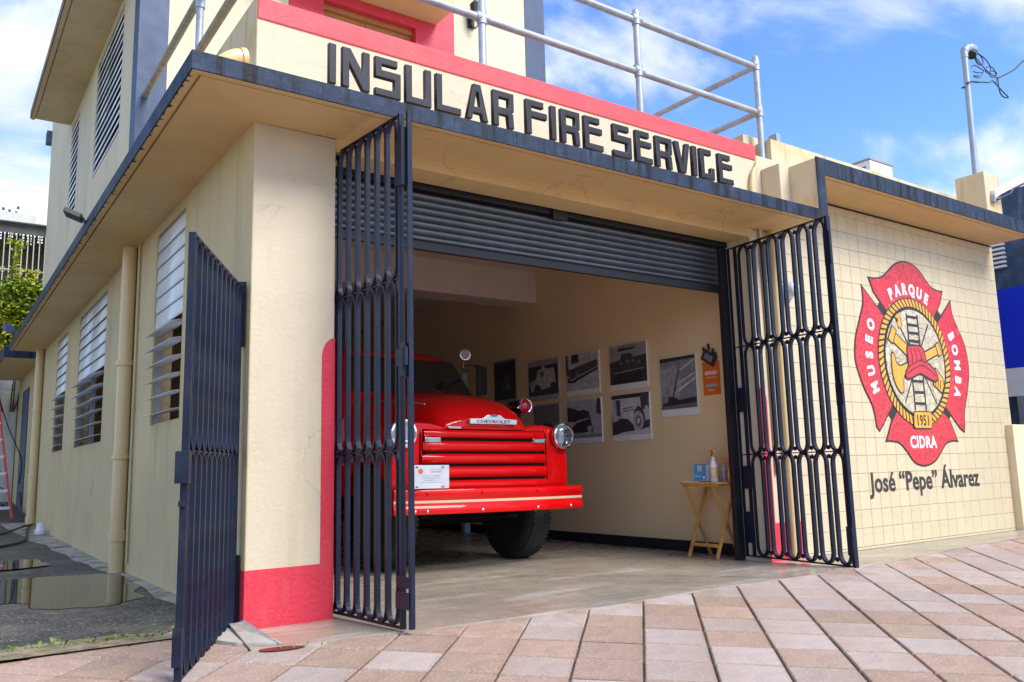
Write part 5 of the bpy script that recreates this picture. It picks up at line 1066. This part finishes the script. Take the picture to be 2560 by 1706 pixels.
for n in range(15500):
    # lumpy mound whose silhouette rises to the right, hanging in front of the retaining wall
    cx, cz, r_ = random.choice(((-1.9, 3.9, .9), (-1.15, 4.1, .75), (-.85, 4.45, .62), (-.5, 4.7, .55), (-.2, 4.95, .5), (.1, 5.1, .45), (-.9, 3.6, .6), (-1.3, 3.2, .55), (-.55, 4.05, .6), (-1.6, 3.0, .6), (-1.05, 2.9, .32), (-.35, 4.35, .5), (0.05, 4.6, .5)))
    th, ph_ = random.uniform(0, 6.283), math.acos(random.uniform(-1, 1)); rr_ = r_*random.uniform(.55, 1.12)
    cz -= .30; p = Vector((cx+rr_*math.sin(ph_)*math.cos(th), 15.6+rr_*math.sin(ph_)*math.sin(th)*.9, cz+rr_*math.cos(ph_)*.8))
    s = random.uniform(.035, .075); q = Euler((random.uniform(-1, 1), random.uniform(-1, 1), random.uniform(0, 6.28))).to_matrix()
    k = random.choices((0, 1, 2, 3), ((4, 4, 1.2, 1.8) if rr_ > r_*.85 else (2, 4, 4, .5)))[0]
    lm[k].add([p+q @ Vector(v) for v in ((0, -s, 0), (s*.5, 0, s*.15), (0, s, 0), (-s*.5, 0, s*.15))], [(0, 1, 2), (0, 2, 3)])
for (sx, sz, h) in ((-.20, 5.0, .95), (-.62, 4.6, .35), (.14, 5.0, .3)):
    for n in range(int(230*h)):
        t = random.random(); p = Vector((sx+random.gauss(0, .05+.04*math.sin(t*9)), 15.4+random.gauss(0, .06), sz+h*t)); s = random.uniform(.04, .075); q = Euler((random.uniform(-1, 1), random.uniform(-1, 1), random.uniform(0, 6.28))).to_matrix()
        lm[random.choice((0, 0, 3, 1))].add([p+q @ Vector(v) for v in ((0, -s, 0), (s*.45, 0, s*.15), (0, s, 0), (-s*.45, 0, s*.15))], [(0, 1, 2), (0, 2, 3)])
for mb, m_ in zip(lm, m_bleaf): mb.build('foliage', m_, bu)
st_ = MB()
for k in range(14):
    x = random.uniform(-1.8, .1); st_.tube(smooth_path([(x, 15.9, 2.3), (x+random.uniform(-.2, .2), 15.6, 3.2), (x+random.uniform(-.3, .3), 15.4, 4.0), (x+random.uniform(-.4, .4), 15.3, 4.8)], 4, False), .014, 5)
st_.build('stems', mat('brown_stem', (.10, .07, .04), .9), bu)
tr_ = thing('terrace_bank', 'overgrown earth bank under the bush', 'bank', (-3, 15.3, 0)); MB().box(-9, .045, 15.9, 16.9, -.1, 2.75).build('bank_body', m_grayw, tr_, bev=.05)
dc = thing('distant_cable', 'thin cable crossing the pale sky at far left', 'cable', (-6, 40, 14))
p0, p1 = (CAM+((fw*2090+rt*(-60-1280)-up*(468-853)).normalized()*70)), (CAM+((fw*2090+rt*(180-1280)-up*(486-853)).normalized()*70))
MB().tube([p0, p1], .018, 5).build('cable_length', mat('pale_grey_cable', (.45, .47, .5), .6), dc)

# ------------------------------------------------------------------ right background and roof top
bkx = thing('roof_block', 'mossy cream masonry block on the right end of the high canopy', 'block', (8.2, -.33, 3.56)); MB().box(8.03, 8.38, -.488, -.165, 3.5555, 4.02).build('block_body', m_moss, bkx, bev=.008)
ms = thing('service_mast', 'grey steel mast with a coil of black cables on the roof block', 'mast', (8.2, -.33, 4.02))
MB().tube([(8.19, -.33, 4.021), (8.245, -.33, 5.52)], .034, 14).build('mast_tube', m_mast, ms, smooth=True)
MB().tube(smooth_path([(8.245, -.33, 5.50), (8.25, -.33, 5.57), (8.30, -.33, 5.63), (8.39, -.335, 5.66), (8.46, -.34, 5.655)], 5, False), [.040]*6+[.05]*8+[.055]*7, 12).build('weather_head', m_mast, ms, smooth=True)
MB().tube([(8.44, -.34, 5.62), (8.36, -.36, 5.55)], .05, 10).build('cable_gland', m_black, ms, smooth=True)
MB().tube([(8.16, -.36, 5.15), (8.25, -.37, 5.19), (8.42, -.38, 5.22)], .011, 8).build('clamp', m_black, ms); MB().tube([(8.17, -.30, 5.12), (8.27, -.30, 5.16)], .011, 8).build('clamp', m_black, ms)
wires = MB(); WP = lambda px, py: tuple(CAM+(Vector((((px-470)*.00150)+8.245, -.36, 5.52-(py-380)*.00076))-CAM))
def wloop(P, r=.0065): wires.tube(smooth_path([WP(*p) for p in P], 6, False), r, 6)
wloop([(560, 270), (600, 400), (650, 440), (720, 380), (700, 280), (620, 260), (590, 340), (640, 430), (690, 400)]); wloop([(600, 240), (740, 270), (830, 360), (830, 470), (770, 510), (740, 470), (800, 390), (870, 370), (910, 430), (900, 510), (840, 550), (790, 490), (870, 430), (930, 430), (920, 520), (900, 640)])
wloop([(600, 330), (700, 430), (800, 490), (920, 510)]); wloop([(520, 540), (580, 490), (720, 510), (640, 580), (540, 610)]); wloop([(690, 570), (630, 660), (560, 690), (540, 680), (620, 640)])
wloop([(560, 780), (690, 710), (780, 670), (840, 610), (900, 640), (1000, 710), (1090, 770), (1000, 800), (950, 740), (940, 600), (940, 520)], .008)
wloop([(940, 515), (1040, 420), (1250, 210), (1410, 0), (1900, -620), (2600, -1500)], .011)
wires.build('cable_coil', m_hose, ms, smooth=True)
ar = thing('street_lamp_arm', 'white lamp arm reaching right from the roof block', 'lamp', (8.2, -.5, 3.75))
MB().loft([[tuple(Vector(c)+Vector((0, a, b))) for a, b in ((-.02, -.045), (.03, -.045), (.03, .045), (-.02, .045))] for c in ((8.14, -.52, 3.76), (8.95, -.62, 4.13))], closed=True).build('lamp_arm', m_white, ar, bev=.008)
MB().tube([(8.16, -.545, 3.69), (8.42, -.575, 3.80), (8.48, -.58, 3.86), (8.95, -.64, 4.06)], .012, 8).build('lower_strut', m_black, ar); MB().box(8.12, 8.2, -.535, -.4885, 3.67, 3.75).build('foot', m_pipe, ar)
ac = thing('air_conditioner', 'white air conditioner unit on the flat roof behind the high canopy', 'air conditioner', (7.7, .8, 3.75))
MB().box(7.45, 7.92, .50, .95, 3.80, 4.365).build('casing', m_white, ac, bev=.01); MB().box(7.44, 7.93, .49, .96, 4.3655, 4.385).build('casing_lid', mat('grey_lid', (.30, .30, .31), .6), ac); MB().box(7.4445, 7.449, .56, .82, 4.12, 4.30).build('blue_sticker', mat('sticker_blue', (.02, .16, .62), .4), ac)
MB().box(7.47, 7.52, .55, .9, 3.75, 3.8).build('foot', m_black, ac); MB().box(7.84, 7.89, .55, .9, 3.75, 3.8).build('foot', m_black, ac); MB().box(7.70, 7.85, .47, .499, 4.06, 4.12).build('valve_cover', m_black, ac)
lw_ = thing('low_wall', 'low cream wall starting at the right edge of the tiles', 'wall', (9.4, 0, 0)); MB().box(8.915, 14, -.09, .0, -.1, 1.215).build('wall_body', mat('peach_stucco', (.74, .60, .40), .75, var=.06, vs=2, bump=.3, stain=((.5, .38, .2), .3, 3)), lw_, bev=.008)
nb = thing('neighbour_building', 'dark blue block building with a bright blue panel at the far right', 'building', (12, 1.5, 0))
MB().box(10.5, 16, -1.2, 5, -.1, 4.47).build('wall_body', m_fwall, nb); MB().box(10.46, 10.499, -1.2, 1.5, 2.02, 3.11).build('blue_panel', m_bright, nb); MB().box(10.45, 10.499, -1.2, 1.5, 1.64, 2.018).build('white_panel', m_white, nb)
MB().box(10.43, 10.499, .42, .50, 0, 1.638).build('perforated_post', m_mast, nb)
for k in range(6): MB().box(10.44, 10.499, .46, .75, 3.41+.062*k, 3.44+.062*k).build('vent_slat', m_white, nb)
fa = thing('street_facade', 'pale building on the opposite side of the street', 'building', (0, -34, 0)); MB().box(-40, 45, -46, -34, -2, 5.0).build('wall_body', mat('far_facade', (.58, .54, .47), .8), fa)
